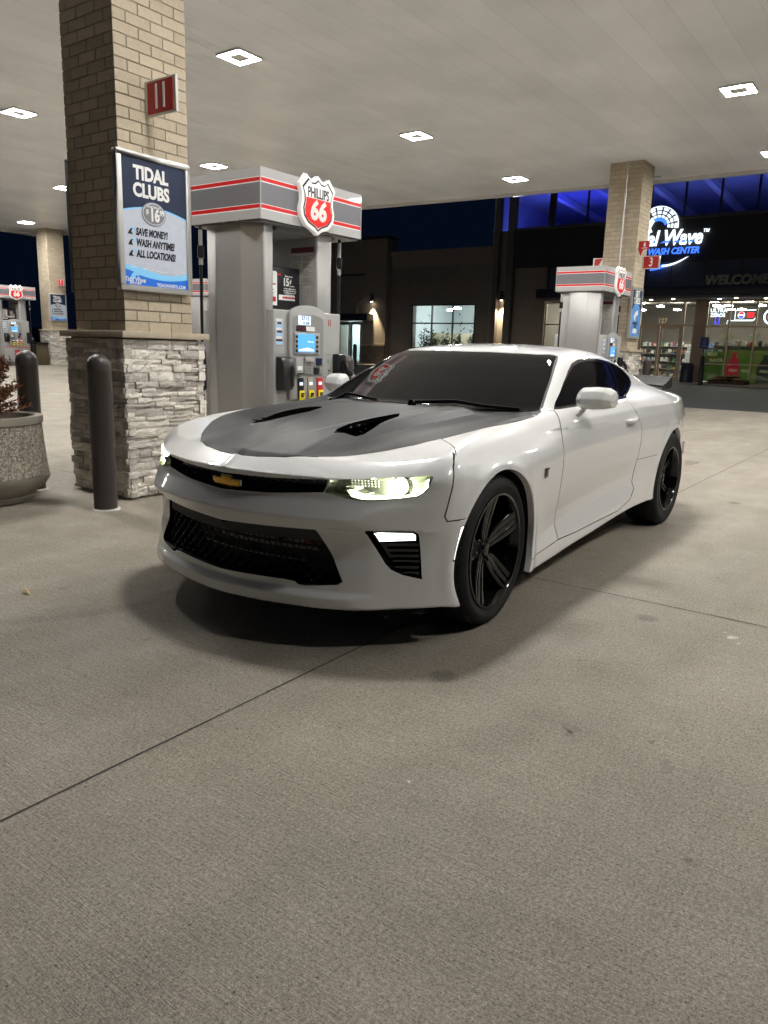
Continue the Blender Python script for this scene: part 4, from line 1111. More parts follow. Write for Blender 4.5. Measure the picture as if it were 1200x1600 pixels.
    put_text(mb, '.99', (X(4.050), fc-.0066, Z(2.240)), U, V, size=.058, off=.0018, xs=.72, extr=.0006); put_text(mb, 'STARTING AT', (X(3.98), fc-.0066, Z(2.276)), U, V, size=.020, off=.0004, extr=.0006)
    mb.build('price_lettering', m_white, t)
    mb = MB()
    for s, z in (('SAVE MONEY!', 2.078), ('WASH ANYTIME!', 1.999), ('ALL LOCATIONS!', 1.918)):
        put_text(mb, s, (X(3.808), fc-.0016, Z(z)), U, V, size=.074, off=.0032, xs=.64, shear=.18, align='LEFT', extr=.0006)
        put_poly(mb, [(X(3.735)+a, Z(z)-.022+b) for a, b in ((0, 0), (.012, .022), (.03, .042), (.05, .044), (.036, .030), (.034, .015), (.048, 0))], (0, fc, 0), U, V, t=.0006, lift=.001)
    mb.build('black_lettering', m_ink, t)
    mb = MB()
    for z in (2.078, 1.999, 1.918):
        put_poly(mb, [(X(3.735)+a, Z(z)-.022+b) for a, b in ((.030, .044), (.045, .053), (.066, .046), (.072, .030), (.060, .024), (.054, .036))], (0, fc, 0), U, V, t=.0006, lift=.002)
    put_poly(mb, [(X(3.745)+a, Z(1.728)+b) for a, b in ((0, 0), (.010, .035), (.035, .055), (.06, .05), (.075, .03), (.078, .0), (.06, .03), (.04, .02), (.036, .0))], (0, fc, 0), U, V, t=.0006, lift=.002)
    mb.build('wave_emblem', m_lblue, t)
    return t
TP = tidal_poster(C1, 'large framed poster reading TIDAL CLUBS on the near brick column')
dup(TP, Vector(C4.location) - Vector(C1.location), label='small distant TIDAL CLUBS poster on the column marked 7')
# a second frame on the far side of the near column, seen edge-on; its shade is put into a darker metal colour
t = empty('framed_panel', (4.0, 5.86, 1.64), 'edge of a second framed poster on the back of the near column', 'poster')
mb = MB(); mb.box(3.70, 4.38, 5.848, 5.876, 1.64, 2.65); mb.build('frame', mat('shaded_aluminium', (.16, .155, .15), rough=.4, metal=.5), t, bevel=.004)
def gift_poster():
    Y = 5.14+.05; x0, x1, z0, z1 = 15.37, 16.02, 1.60, 2.58; yf = Y-.05; U, V = (1, 0, 0), (0, 0, 1)
    t = empty('wall_poster', ((x0+x1)/2, Y, z0), 'tall framed poster reading GIFT CARDS on the far brick column', 'poster', 'framed posters on the columns')
    mb = MB(); f = .04
    for a in ((x0, x1, z0, z0+f), (x0, x1, z1-f, z1), (x0, x0+f, z0+f, z1-f), (x1-f, x1, z0+f, z1-f)): mb.box(a[0], a[1], yf, Y-.001, a[2], a[3])
    mb.build('frame', m_alu, t); fc = yf+.01
    mb = MB(); mb.box(x0+f, x1-f, fc, Y-.004, z0+f, z1-f); mb.build('poster_sheet', m_navy, t)
    mb = MB(); put_poly(mb, [(x0+f, z0+f), (x1-f, z0+f), (x1-f, 2.05)] + [(15.695+.27*math.cos(a), 2.06+.22*math.sin(a)) for a in [math.pi*i/12 for i in range(13)]] + [(x0+f, 2.05)], (0, fc, 0), U, V, t=.001, lift=.0005); mb.build('blue_panel', mat('poster_mid_blue', (.10, .28, .62), rough=.35, var=.3, vscale=9), t)
    mb = MB(); put_text(mb, 'GIFT', (15.695, fc-.001, 2.46), U, V, size=.17, off=.005, xs=.8); put_text(mb, 'CARDS', (15.695, fc-.001, 2.33), U, V, size=.17, off=.005, xs=.72)
    put_poly(mb, [(15.55+a*1.2, 1.70+b) for a, b in ((0, 0), (.2, 0), (.24, .06), (.14, .12), (.03, .08))], (0, fc, 0), U, V, t=.001, lift=.003)
    put_poly(mb, [(15.56+a*1.2, 2.02+b) for a, b in ((0, 0), (.09, .1), (.2, .14), (.22, .05), (.12, .02), (.08, -.1))], (0, fc, 0), U, V, t=.001, lift=.003)
    mb.build('white_lettering', m_white, t)
    mb = MB(); put_text(mb, 'AVAILABLE', (15.695, fc-.003, 1.89), U, V, size=.08, off=.002, xs=.8); put_text(mb, 'HERE', (15.695, fc-.003, 1.82), U, V, size=.08, off=.002, xs=.8); mb.build('navy_lettering', m_navy, t)
gift_poster()
t = empty('fire_point_sign', (15.85, 5.19, 3.25), 'little red fire extinguisher blade sign high on the far brick column', 'sign')
mb = MB(); mb.prism([(5.19, 3.46), (4.98, 3.46), (4.98, 3.30), (5.10, 3.30), (5.14, 3.18), (5.19, 3.30)], 0, 15.60, 15.612); mb.build('sign_plate', m_red, t)
mb = MB(); mb.box(15.594, 15.60, 5.06, 5.09, 3.36, 3.43); mb.box(15.594, 15.60, 5.02, 5.13, 3.325, 3.335); mb.build('white_symbol', m_white, t)
t = tag((lambda mb: (mb.tube([(15.42-.02, 5.475, .3), (15.42-.02, 5.475, 4.30)], .016, 8), mb.tube([(15.40, 5.475, 4.30), (15.40, 5.475, 4.93)], .016, 8), mb.tube([(15.40, 5.475, 4.28), (15.40, 5.475, 4.34)], .026, 8), mb.build('metal_conduit', m_alu, smooth=True))[-1])(MB()), 'thin galvanised conduit pipe running up the far brick column', 'pipe')
t = tag((lambda mb: (mb.tube([(16.12, 5.5, 4.80), (16.5, 5.4, 4.84), (16.9, 5.3, 4.9)], .016, 8), mb.build('metal_conduit', m_alu, smooth=True))[-1])(MB()), 'short conduit elbow running from the far brick column to the ceiling', 'pipe')
# ---------------------------------------------------------------- bollards
m_bol = mat('dark_brown_plastic', (.048, .042, .038), rough=.36, var=.06, vscale=5)
m_ring = mat('pale_sealant', (.5, .48, .44), rough=.8)
def bollard():
    t = empty('bollard', (3.335, 5.0, 0), 'dark brown domed bollard standing in front of the near stone column base', 'bollard', 'dark bollards guarding the islands')
    mb = MB(); r = .086; mb.lathe([(0, 1.16)] + [(r*math.sin(a), 1.074 + r*math.cos(a)) for a in [math.pi/2*i/10 for i in range(1, 11)]] + [(r+.001, 1.045), (r+.001, 1.04), (r, 1.038), (r, 0)][0:4], (3.335, 5.0, 0), 40, 2)
    mb.build('bollard_cover', m_bol, t, smooth=True)
    mb = MB(); mb.lathe([(r+.001, .012), (r+.012, .010), (r+.020, .001)], (3.335, 5.0, 0), 40, 2, cap=False); mb.build('base_ring', m_ring, t, smooth=True); return t
B0 = bollard()
for x, y, lb in ((3.40, 6.10, 'dark brown domed bollard behind the round concrete planter'), (13.25, 15.25, 'slim bollard glimpsed just right of the near stone column base'),
                 (7.55, 6.05, 'brown bollard dome seen between the fuel nozzle and the windshield pillar'), (16.42, 5.05, 'brown bollard dome just in front of the glass store doors'), (13.0, 5.0, 'bollard hidden behind the coupe near the far pump')):
    dup(B0, (x-3.335, y-5.0, gz(x, y)), label=lb)
# ---------------------------------------------------------------- planter with a dried conifer, leaf
PX, PY = 2.925, 5.965
t = empty('concrete_planter', (PX, PY, 0), 'round exposed-aggregate concrete planter at the left edge', 'planter')
mb = MB(); mb.lathe([(.30, 0), (.33, .005), (.34, .04), (.335, .05), (.37, .075), (.43, .12), (.465, .175), (.470, .205), (.455, .21)], (PX, PY, 0), 64, 2); mb.build('bowl_foot', mat('smooth_planter_concrete', (.27, .245, .20), rough=.7, var=.12, vscale=6), t, smooth=True)
def aggregate():
    m, n, P, L = node_mat('exposed_aggregate'); co = n.nodes.new('ShaderNodeTexCoord')
    v = n.nodes.new('ShaderNodeTexVoronoi'); v.inputs['Scale'].default_value = 95; L.new(co.outputs['Object'], v.inputs['Vector'])
    r = n.nodes.new('ShaderNodeValToRGB'); e = r.color_ramp.elements; e[0].color = (.10, .085, .07, 1); e[1].color = (.62, .56, .47, 1); el = r.color_ramp.elements.new(.5); el.color = (.30, .26, .21, 1)
    L.new(v.outputs['Color'], r.inputs[0]); L.new(r.outputs[0], P.inputs['Base Color']); P.inputs['Roughness'].default_value = .75
    b = n.nodes.new('ShaderNodeBump'); b.inputs['Strength'].default_value = .8; b.inputs['Distance'].default_value = .006; b.invert = True; L.new(v.outputs['Distance'], b.inputs['Height']); L.new(b.outputs[0], P.inputs['Normal']); return m
mb = MB(); mb.lathe([(.462, .212), (.452, .30), (.438, .46), (.430, .605)], (PX, PY, 0), 64, 2, cap=False); mb.build('aggregate_wall', aggregate(), t, smooth=True)
mb = MB(); mb.lathe([(.428, .607), (.440, .613), (.442, .655), (.434, .668), (.385, .670), (.375, .66), (.37, .56), (.0, .56)], (PX, PY, 0), 64, 2, cap=False); mb.build('rim', NT['smooth_planter_concrete'], t, smooth=True)
mb = MB(); mb.lathe([(.37, .600), (.2, .615), (.0, .61)], (PX, PY, 0), 32, 2, cap=False); mb.build('soil', mat('dark_mulch', (.05, .03, .02), rough=.95, bump=1, bscale=60), t)
sh = empty('dried_shrub', (PX-.0, PY-.06, .6), 'rusty brown dried conifer in the round planter', 'shrub')
mb = MB(); mb.tube([(PX-.0, PY-.06, .56), (PX-.02, PY-.02, .85), (PX-.03, PY-.03, 1.16)], [.018, .012, .004], 7); mb.build('stem', mat('dry_bark', (.10, .06, .035), rough=.9), sh)
mb = MB(); r_ = random.Random(11)
for i in range(460):
    h = r_.random()**.85; z = .63 + .58*h; R_ = (.34*(1-h)**.6 + .03)*(.75 + .35*math.sin(h*23)*.5)
    a = r_.uniform(0, 2*math.pi); bx_, by_ = PX-.0, PY-.06; e = Vector((bx_ + R_*math.cos(a), by_ + R_*math.sin(a), z + .05 + .05*r_.random())); s = Vector((bx_ + R_*.15*math.cos(a), by_ + R_*.15*math.sin(a), z - .02))
    for q in range(20):
        tt = r_.uniform(.35, 1.05); p = s + (e-s)*tt; d = Vector((r_.gauss(0, 1), r_.gauss(0, 1), r_.gauss(.5, .8))).normalized()*r_.uniform(.015, .04); w_ = d.cross(Vector((r_.random(), r_.random(), r_.random()))).normalized()*.0048
        mb.add([p-w_, p+w_, p+d+w_*.4, p+d-w_*.4], [(0, 1, 2, 3)])
mb.build('dry_foliage', mat('rusty_needles', (.20, .085, .045), rough=.8, island=.45), sh)
t = MB()
t.add([(0, 0, .004), (.03, .012, .018), (.055, .004, .006), (.085, .02, .012), (.06, .03, .02), (.03, .035, .008), (.01, .02, .016)], [(0, 1, 6), (1, 5, 6), (1, 4, 5), (1, 2, 4), (2, 3, 4)])
o = t.build('dry_leaf', mat('dead_leaf', (.42, .28, .14), rough=.7)); o.location = (1.9, 3.52, 0); o.rotation_euler = (0, 0, 1.1); tag(o, 'small dry curled leaf lying on the concrete left of the car', 'leaf')
# ================================================================ fuel dispensers
m_vg = mat('topper_light_grey', (.42, .42, .42), rough=.32, coat=.3); m_vd = mat('topper_dark_grey', (.17, .17, .185), rough=.32, coat=.3)
m_vr = mat('topper_red', (.62, .010, .012), rough=.3, coat=.3); m_vw = mat('topper_white_line', (.80, .80, .79), rough=.35)
m_post = mat('pump_post_silver', (.36, .355, .345), rough=.30, metal=.45, var=.04, vscale=2)
m_body = mat('pump_body_grey', (.33, .33, .32), rough=.42, var=.04, vscale=6)
m_body2 = mat('pump_bezel_grey', (.25, .25, .245), rough=.42)
m_pblk = mat('pump_black_plastic', (.012, .012, .013), rough=.28)
m_scr = mat('lit_blue_screen', (.05, .2, .5), rough=.2, emis=(.10, .36, .95), es=.62)
m_lcd = mat('lit_price_display', (.3, .35, .4), rough=.2, emis=(.60, .70, .90), es=.75)
m_yel = mat('octane_yellow', (.75, .60, .02), rough=.4); m_gred = mat('grade_red', (.50, .03, .03), rough=.35); m_gtan = mat('grade_tan', (.28, .24, .20), rough=.4)
m_paper = mat('notice_paper', (.40, .38, .34), rough=.6); m_pink = mat('notice_grey_text', (.13, .13, .13), rough=.6)
m_hose = mat('hose_rubber', (.010, .010, .011), rough=.38); m_coup = mat('hose_coupling', (.45, .44, .42), rough=.35, metal=.5)
m_adb = mat('advert_black', (.018, .018, .020), rough=.3); m_mar = mat('notice_maroon', (.09, .01, .02), rough=.5)
SH = [(0, 1.0), (.20, .86), (.42, .84), (.62, .98), (.98, .62), (.86, .36), (.84, .10), (.93, -.22), (.88, -.50), (.62, -.76), (.22, -.90), (0, -1.04)]
def shield_poly(w, h): 
    Rr = [(x*w, z*h) for x, z in SH]; return Rr[::-1][:-1] + [(-x, z) for x, z in Rr][0:-1]
def bevel_poly(P):
    out = []
    n = len(P)
    for i in range(n):
        a, b, c = Vector(P[i-1]), Vector(P[i]), Vector(P[(i+1) % n])
        for t in (.30, .12): out.append(tuple(b + (a-b)*t)) if t == .30 else out.append(tuple(b + (a-b)*t*.6 + (c-b)*t*.6))
        out.append(tuple(b + (c-b)*.30))
    return out
def make_pump():
    X0, X1, Y0, Y1 = 5.06, 6.50, 5.06, 5.98
    t = empty('fuel_dispenser', (5.78, 5.52, 0), 'large near fuel pump with a striped grey topper and lit payment screen', 'fuel pump', 'fuel pumps under the canopy')
    # topper: the striped box
    mb = MB(); z = [2.352, 2.432, 2.441, 2.473, 2.478, 2.655, 2.664, 2.696, 2.702, 2.781]; mm = [0, 3, 2, 3, 1, 3, 2, 3, 0]
    for za, zb, mi in zip(z[:-1], z[1:], mm):
        mb.mi = mi
        for (a, b, c, d) in ((X0, Y0, X1, Y0), (X1, Y0, X1, Y1), (X1, Y1, X0, Y1), (X0, Y1, X0, Y0)):
            mb.add([(a, b, za), (c, d, za), (c, d, zb), (a, b, zb)], [(0, 1, 2, 3)])
    mb.mi = 0; mb.add([(X0, Y0, z[-1]), (X1, Y0, z[-1]), (X1, Y1, z[-1]), (X0, Y1, z[-1])], [(0, 1, 2, 3)])
    tp = mb.build('topper', [m_vg, m_vd, m_vr, m_vw], t)
    mb = MB(); mb.box(X0+.02, X1-.02, Y0+.02, Y1-.02, 2.335, 2.3515); 
    mb.box(X0+.3, X1-.3, Y0+.10, Y1-.10, 2.30, 2.335); mb.build('topper_underside', mat('dull_grey_metal', (.20, .20, .20), rough=.5, metal=.3), t)
    for e in ((X0, Y0), (X1, Y0), (X0, Y1), (X1, Y1)):
        mb = MB(); mb.box(e[0]-.004, e[0]+.004, e[1]-.004, e[1]+.004, 2.35, 2.785); mb.build('corner_trim', m_vg, tp)
    for sd in (-1, 1):
        yy = Y0 - .006 if sd < 0 else Y1 + .006; U = (1, 0, 0) if sd < 0 else (-1, 0, 0); V = (0, 0, 1); c = (5.765, yy, 2.562)
        mb = MB(); put_poly(mb, shield_poly(.262, .262), c, U, V, t=.050); s = mb.build('shield_sign', mat('shield_white', (.80, .79, .76), rough=.35, emis=(1, .98, .93), es=.12), t, bevel=.006, seg=2)
        P = shield_poly(.226, .226)
        mb = MB(); put_poly(mb, P, c, U, V, t=.0012, lift=.0505); mb.build('black_outline', m_ink, s)
        mb = MB(); put_poly(mb, shield_poly(.209, .209), c, U, V, t=.0012, lift=.0525); mb.build('white_field', NT['shield_white'], s)
        H_ = [(x, z) for x, z in [(0.205*.97, .045), (.176, -.02), (.196, -.085), (.184, -.12), (.13, -.165), (.045, -.193), (0, -.217)]]
        red = [(-.172, .052), (.172, .052)] + [(.172, .015), (.190, -.06), (.178, -.115), (.126, -.158), (.045, -.186), (0, -.207), (-.045, -.186), (-.126, -.158), (-.178, -.115), (-.190, -.06), (-.172, .015)]
        mb = MB(); put_poly(mb, [(a, b) for a, b in red][::-1] if False else red, c, U, V, t=.0012, lift=.0545); mb.build('red_field', mat('shield_red', (.66, .012, .010), rough=.3, emis=(1, .03, .02), es=.10), s)
        n = Vector(U).cross(Vector(V))
        mb = MB(); put_text(mb, '66', Vector(c) + n*.0575 + Vector((-.004*U[0], 0, -.060)), U, V, size=.235, off=.010, xs=.98, shear=.12, extr=.001); mb.build('numeral', m_white, s)
        mb = MB(); put_text(mb, 'PHILLIPS', Vector(c) + n*.056 + Vector((0, 0, .098)), U, V, size=.125, off=.002, xs=.66, extr=.001); mb.build('lettering', m_ink, s)
    # end posts, full height, chamfered
    pa = [(5.10, 5.70), (5.10, 5.36), (5.125, 5.30), (5.17, 5.15), (5.19, 5.135), (5.29, 5.135), (5.29, 5.905), (5.19, 5.905), (5.17, 5.89), (5.125, 5.76)]
    mb = MB(); mb.prism(pa, 2, .12, 2.35); mb.build('end_post', m_post, t, bevel=.008, seg=2, ang=12)
    pb = [(5.90, 5.16), (5.92, 5.135), (6.11, 5.125), (6.19, 5.20), (6.20, 5.24), (6.20, 5.80), (6.19, 5.84), (6.11, 5.915), (5.92, 5.905), (5.90, 5.88)]
    mb = MB(); mb.prism(pb, 2, .12, 2.35); mb.build('end_post', m_post, t, bevel=.008, seg=2, ang=12)
    # notices on the inside of the far post
    mb = MB(); mb.mi = 0; mb.box(5.8955, 5.8995, 5.17, 5.47, 1.865, 2.16); mb.mi = 1; mb.box(5.8945, 5.8995, 5.17, 5.47, 2.165, 2.215); mb.mi = 2
    r_ = random.Random(5)
    for i in range(4):
        for j in range(2):
            y0 = 5.455 - .145*j; z0 = 2.135 - .07*i
            for k in range(5): mb.box(5.8945, 5.8955, y0 - .13*(.5+.5*r_.random()), y0, z0 - .011*k - .004, z0 - .011*k)
    mb.build('instruction_notice', [m_paper, m_mar, m_pink], t)
    mb = MB(); mb.mi = 0; mb.box(5.8955, 5.8995, 5.20, 5.31, 1.715, 1.85); mb.mi = 1
    for k in range(7): mb.box(5.8945, 5.8955, 5.21+.04*r_.random()*.5, 5.30, 1.725+.016*k, 1.729+.016*k)
    mb.build('small_notice', [m_paper, m_pink], t)
    # advert board above the cabinet
    mb = MB(); mb.box(5.30, 5.925, 5.36, 5.40, 1.60, 2.01); ad = mb.build('advert_board', m_adb, t, bevel=.006)
    U, V = (1, 0, 0), (0, 0, 1)
    mb = MB(); put_poly(mb, [(5.31, 1.64), (5.575, 1.64), (5.575, 1.945), (5.56, 1.96), (5.31, 1.96)], (0, 5.359, 0), U, V, t=.0015); mb.build('phone_picture', m_white, ad)
    mb = MB(); put_text(mb, '15', (5.70, 5.3565, 1.865), U, V, size=.105, off=.003, xs=.85); put_text(mb, '¢', (5.765, 5.3565, 1.88), U, V, size=.06, off=.001); put_text(mb, 'per gallon', (5.785, 5.3565, 1.835), U, V, size=.018)
    put_text(mb, 'Save up to', (5.74, 5.3565, 1.925), U, V, size=.026)
    for i, s in enumerate(('off per gallon when', 'you pay with the app', 'and link your card', 'at this station')): put_text(mb, s, (5.755, 5.3565, 1.808 - .020*i), U, V, size=.022)
    put_poly(mb, [(5.60, 1.695), (5.83, 1.695), (5.83, 1.745), (5.60, 1.745)], (0, 5.3585, 0), U, V, t=.0015)
    mb.build('white_lettering', m_white, ad)
    mb = MB(); put_text(mb, '30', (5.38, 5.355, 1.865), U, V, size=.13, off=.004, xs=.9); put_text(mb, '¢', (5.485, 5.355, 1.885), U, V, size=.05, off=.001); put_text(mb, 'per gallon', (5.52, 5.355, 1.84), U, V, size=.018)
    put_text(mb, 'DOWNLOAD NOW', (5.74, 5.355, 1.72), U, V, size=.024, off=.001, xs=.8)
    put_poly(mb, [(5.585, 1.925), (5.63, 1.925), (5.63, 1.945), (5.585, 1.945)], (0, 5.3585, 0), U, V, t=.0015); put_poly(mb, [(5.515, 1.675), (5.555, 1.675), (5.555, 1.72), (5.515, 1.72)], (0, 5.3565, 0), U, V, t=.0015)
    mb.build('red_lettering', m_gred, ad)
    mb = MB()
    for i in range(9): put_poly(mb, [(5.43, 1.785-.014*i), (5.43+.12*(.5+.5*r_.random()), 1.785-.014*i), (5.53, 1.791-.014*i), (5.43, 1.791-.014*i)], (0, 5.3565, 0), U, V, t=.001)
    mb.build('small_print', m_ink, ad)
    # cabinet
    YF, YB = 5.045, 5.995
    mb = MB(); mb.box(5.20, 6.175, YF, YB, .16, 1.585); mb.build('cabinet', m_body, t, bevel=.014, seg=3)
    mb = MB(); mb.box(5.17, 6.20, 5.01, 6.03, .0, .16); mb.build('plinth', mat('dark_grey_metal', (.07, .07, .07), rough=.5), t, bevel=.01)
    for sd in (-1, 1):
        yf = YF if sd < 0 else YB; mir = lambda x: x if sd < 0 else 2*5.6875 - x
        def B(mb, x0, x1, d0, d1, z0, z1):
            a, b = sorted((mir(x0), mir(x1))); c, d = sorted((yf + sd*d0, yf + sd*d1)); mb.box(a, b, c, d, z0, z1)
        U = (1, 0, 0) if sd < 0 else (-1, 0, 0)
        def T(mb, s, x, z, d, **k): put_text(mb, s, (mir(x), yf + sd*d, z), U, V, **k)
        def PL(mb, P, d, th=.002): 
            cpt = (0, yf + sd*d, 0); put_poly(mb, [((x if sd < 0 else -mir(x)), z) for x, z in P], cpt, U, V, t=th)
        # arched bezel round the payment head
        arch = [(5.385 + .0, .75), (5.905, .75), (5.905, 1.545)] + [(5.645 + .26*math.cos(a), 1.545 + .095*math.sin(a)) for a in [math.pi*i/14 for i in range(1, 14)]] + [(5.385, 1.545)]
        mb = MB(); PL(mb, arch, .001, .035); bz = mb.build('payment_bezel', m_body, t, bevel=.008, seg=2)
        inn = [(5.425, .975), (5.865, .975), (5.865, 1.50)] + [(5.645 + .22*math.cos(a), 1.50 + .055*math.sin(a)) for a in [math.pi*i/10 for i in range(1, 10)]] + [(5.425, 1.50)]
        mb = MB(); PL(mb, inn, .0365, .002); mb.build('inner_panel', m_body2, bz)
        mb = MB(); B(mb, 5.45, 5.84, .039, .042, 1.415, 1.545); mb.build('display_window', m_body2, bz) if False else None
        mb = MB(); B(mb, 5.495, 5.668, .039, .045, 1.455, 1.540); lc = mb.build('price_display', m_lcd, bz)
        mb = MB(); T(mb, '37.15', 5.59, 1.515, .0465, size=.055, xs=.95); T(mb, '12.320', 5.60, 1.472, .0465, size=.034); mb.build('digits', m_ink, lc)
        mb = MB(); mb.mi = 0; B(mb, 5.468, 5.60, .040, .045, 1.398, 1.446); mb.mi = 1; B(mb, 5.604, 5.728, .040, .045, 1.398, 1.442); mb.mi = 2; B(mb, 5.48, 5.53, .045, .046, 1.41, 1.436); B(mb, 5.545, 5.59, .045, .046, 1.41, 1.436); mb.build('card_notice', [m_adb, m_white, m_mar], bz)
        mb = MB(); B(mb, 5.438, 5.803, .039, .050, 1.180, 1.388); mb.build('screen_frame', m_body, bz, bevel=.005)
        mb = MB(); B(mb, 5.478, 5.722, .0505, .053, 1.200, 1.372); mb.build('screen', m_scr, bz)
        mb = MB(); T(mb, 'Please pay', 5.66, 1.30, .0545, size=.020); PL(mb, [(5.49, 1.21), (5.71, 1.21), (5.71, 1.225), (5.62, 1.245), (5.49, 1.225)], .0535, .0006); mb.build('screen_text', m_lcd, bz)
        for k in range(4):
            for x in (5.452, 5.745):
                mb = MB(); B(mb, x, x+.024, .0505, .056, 1.345-.044*k-.012, 1.345-.044*k+.010); mb.build('soft_key', m_pblk, bz)
        mb = MB(); B(mb, 5.45, 5.55, .039, .058, .985, 1.145); mb.build('card_reader', m_body, bz, bevel=.005); mb = MB(); B(mb, 5.465, 5.535, .0585, .060, 1.03, 1.07); mb.build('card_label', m_white, bz); mb = MB(); B(mb, 5.46, 5.545, .0585, .075, .992, 1.004); mb.build('card_slot', m_pblk, bz)
        mb = MB(); B(mb, 5.575, 5.705, .039, .047, .985, 1.15); mb.build('keypad_recess', m_body2, bz, bevel=.003)
        mb = MB()
        for i in range(4):
            for j in range(3): B(mb, 5.595+.032*j, 5.618+.032*j, .0475, .053, 1.0+.026*i, 1.018+.026*i)
        mb.build('keypad', m_coup, bz)
        mb = MB(); B(mb, 5.575, 5.705, .0475, .066, 1.105, 1.15); mb.build('keypad_hood', m_body, bz, bevel=.004)
        mb = MB(); B(mb, 5.755, 5.835, .039, .052, 1.075, 1.145); mb.build('contactless_reader', mat('reader_navy', (.01, .02, .06), rough=.25), bz, bevel=.004)
        mb = MB(); B(mb, 5.72, 5.79, .039, .050, .985, 1.055); mb.build('receipt_slot', m_pblk, bz, bevel=.004); mb = MB(); B(mb, 5.80, 5.855, .039, .050, .985, 1.055); mb.build('button_plate', m_body2, bz, bevel=.004)
        mb = MB(); B(mb, 5.385, 5.905, .0365, .041, .955, .968); mb.build('bezel_seam', m_body2, bz)
        # grade buttons
        for x, m_, n_, nm in ((5.492, m_pblk, '87', 'Regular'), (5.632, m_gtan, '89', 'Plus'), (5.772, m_gred, '93', 'Premium')):
            mb = MB(); PL(mb, [(x, .77), (x+.085, .77), (x+.078, .955), (x-.004, .955)], .037, .012); g = mb.build('grade_panel', m_, bz, bevel=.004)
            mb = MB(); B(mb, x+.016, x+.062, .0495, .052, .885, .915); mb.build('price_tag', m_lcd, g)
            mb = MB(); B(mb, x+.005, x+.078, .050, .066, .735, .835); yb = mb.build('octane_button', m_yel, g, bevel=.008)
            mb = MB(); T(mb, n_, x+.041, .79, .0685, size=.058, off=.002, xs=.8); mb.build('octane_number', m_ink, yb)
        # left column: sticker, towel and soap dispenser; right column: pump number, stickers
        mb = MB(); r2 = random.Random(9); mb.mi = 0; B(mb, 5.225, 5.325, .0015, .0035, 1.262, 1.505)
        for k in range(9): 
            mb.mi = 1 + k % 3; B(mb, 5.228+.03*r2.random(), 5.30+.02*r2.random(), .0037, .0045, 1.27+.026*k, 1.288+.026*k)
        mb.build('picture_sticker', [m_pgrey, m_lblue, m_ink, m_white], t)
        mb = MB(); B(mb, 5.2, 6.175, .0005, .003, 1.176, 1.181); mb.build('panel_seam', m_body2, t)
        so = MB(); so.prism([(yf + sd*.002, 1.16), (yf + sd*.07, 1.15), (yf + sd*.10, 1.10), (yf + sd*.10, .90), (yf + sd*.085, .85), (yf + sd*.002, .84)], 0, *sorted((mir(5.225), mir(5.385)))); dsp = so.build('towel_dispenser', m_pblk, t, bevel=.014, seg=3)
        mb = MB(); B(mb, 5.335, 5.375, .1005, .106, .88, 1.08); mb.build('dispenser_lever', m_pblk, dsp, bevel=.005); mb = MB(); B(mb, 5.24, 5.28, .1005, .103, 1.0, 1.07); mb.build('dispenser_window', mat('smoky_window', (.06, .055, .045), rough=.1), dsp)
        mb = MB(); T(mb, 'II' if False else '11', 6.0, 1.487, .0015, size=.088, off=.001, xs=.62); mb.build('pump_number', m_gred, t)
        mb = MB(); mb.mi = 0
        for k in range(5): B(mb, 5.985, 6.025, .0015, .003, .87+.035*k, .89+.035*k)
        mb.build('warning_sticker', m_pink, t); mb = MB(); mb.mi = 0; T(mb, '▲', 5.96, 1.12, .0015, size=.05) if False else PL(mb, [(5.975, 1.10), (6.005, 1.10), (5.98, 1.145)], .0015, .001)
        mb.build('green_arrow', mat('green_mark', (.03, .30, .12), rough=.5), t)
        # nozzle boot with nozzle at the right of the face; hose from the topper
        mb = MB(); B(mb, 6.06, 6.19, -.02, .075, .80, 1.19); bt = mb.build('nozzle_boot', m_pblk, t, bevel=.02, seg=3)
        mx_ = mir(6.13); q = yf + sd*.10
        mb = MB(); mb.tube([(mx_, q, 1.12), (mx_+.01*-sd, q+sd*.02, 1.05), (mx_+.05*-sd, q+sd*.05, .98), (mx_+.10*-sd, q+sd*.05, .93)], [.02, .028, .03, .024], 10)
        mb.tube([(mx_, q+sd*.01, 1.10), (mx_+.05*-sd, q+sd*.075, 1.03), (mx_+.09*-sd, q+sd*.09, .98)], .007, 6); nz = mb.build('nozzle', m_pblk, t, smooth=True)
        mb = MB(); mb.tube([(mx_+.045*-sd, q+sd*.05, .985), (mx_+.07*-sd, q+sd*.052, .962)], .031, 10); mb.build('nozzle_collar', m_coup, nz, smooth=True)
        hx = mir(6.33); hy = 5.20 if sd < 0 else 5.84
        mb = MB(); mb.tube([(hx, hy, 2.34), (hx, hy, 2.0), (hx+.004*-sd, hy, 1.5), (hx, hy, .75), (hx+.02*sd, hy+sd*.05, .48), (mir(6.22), hy+sd*.13, .38), (mir(6.15), q+sd*.06, .52), (mx_+.10*-sd, q+sd*.06, .75), (mx_+.10*-sd, q+sd*.05, .92)], .0155, 10); hs_ = mb.build('hose', m_hose, t, smooth=True)
        mb = MB(); mb.tube([(hx, hy, 2.30), (hx, hy, 2.16)], .019, 10); mb.build('hose_coupling', m_coup, hs_, smooth=True); mb = MB(); mb.tube([(hx, hy, 2.045), (hx, hy, 1.985)], .021, 10); mb.build('hose_coupling', m_coup, hs_, smooth=True)
        mb = MB(); mb.tube([(hx, hy, 2.155), (hx, hy, 2.05)], .032, 12); mb.build('breakaway', m_pblk, hs_, smooth=True)
        # red edge and lower shield decal
        mb = MB(); B(mb, 5.22, 6.15, .0015, .006, .655, .675); mb.build('red_band', m_vr, t)
        mb = MB(); put_poly(mb, shield_poly(.12, .13), (5.6875, yf+sd*.0015, .45), U, V, t=.002); ds = mb.build('shield_decal', m_ink, t)
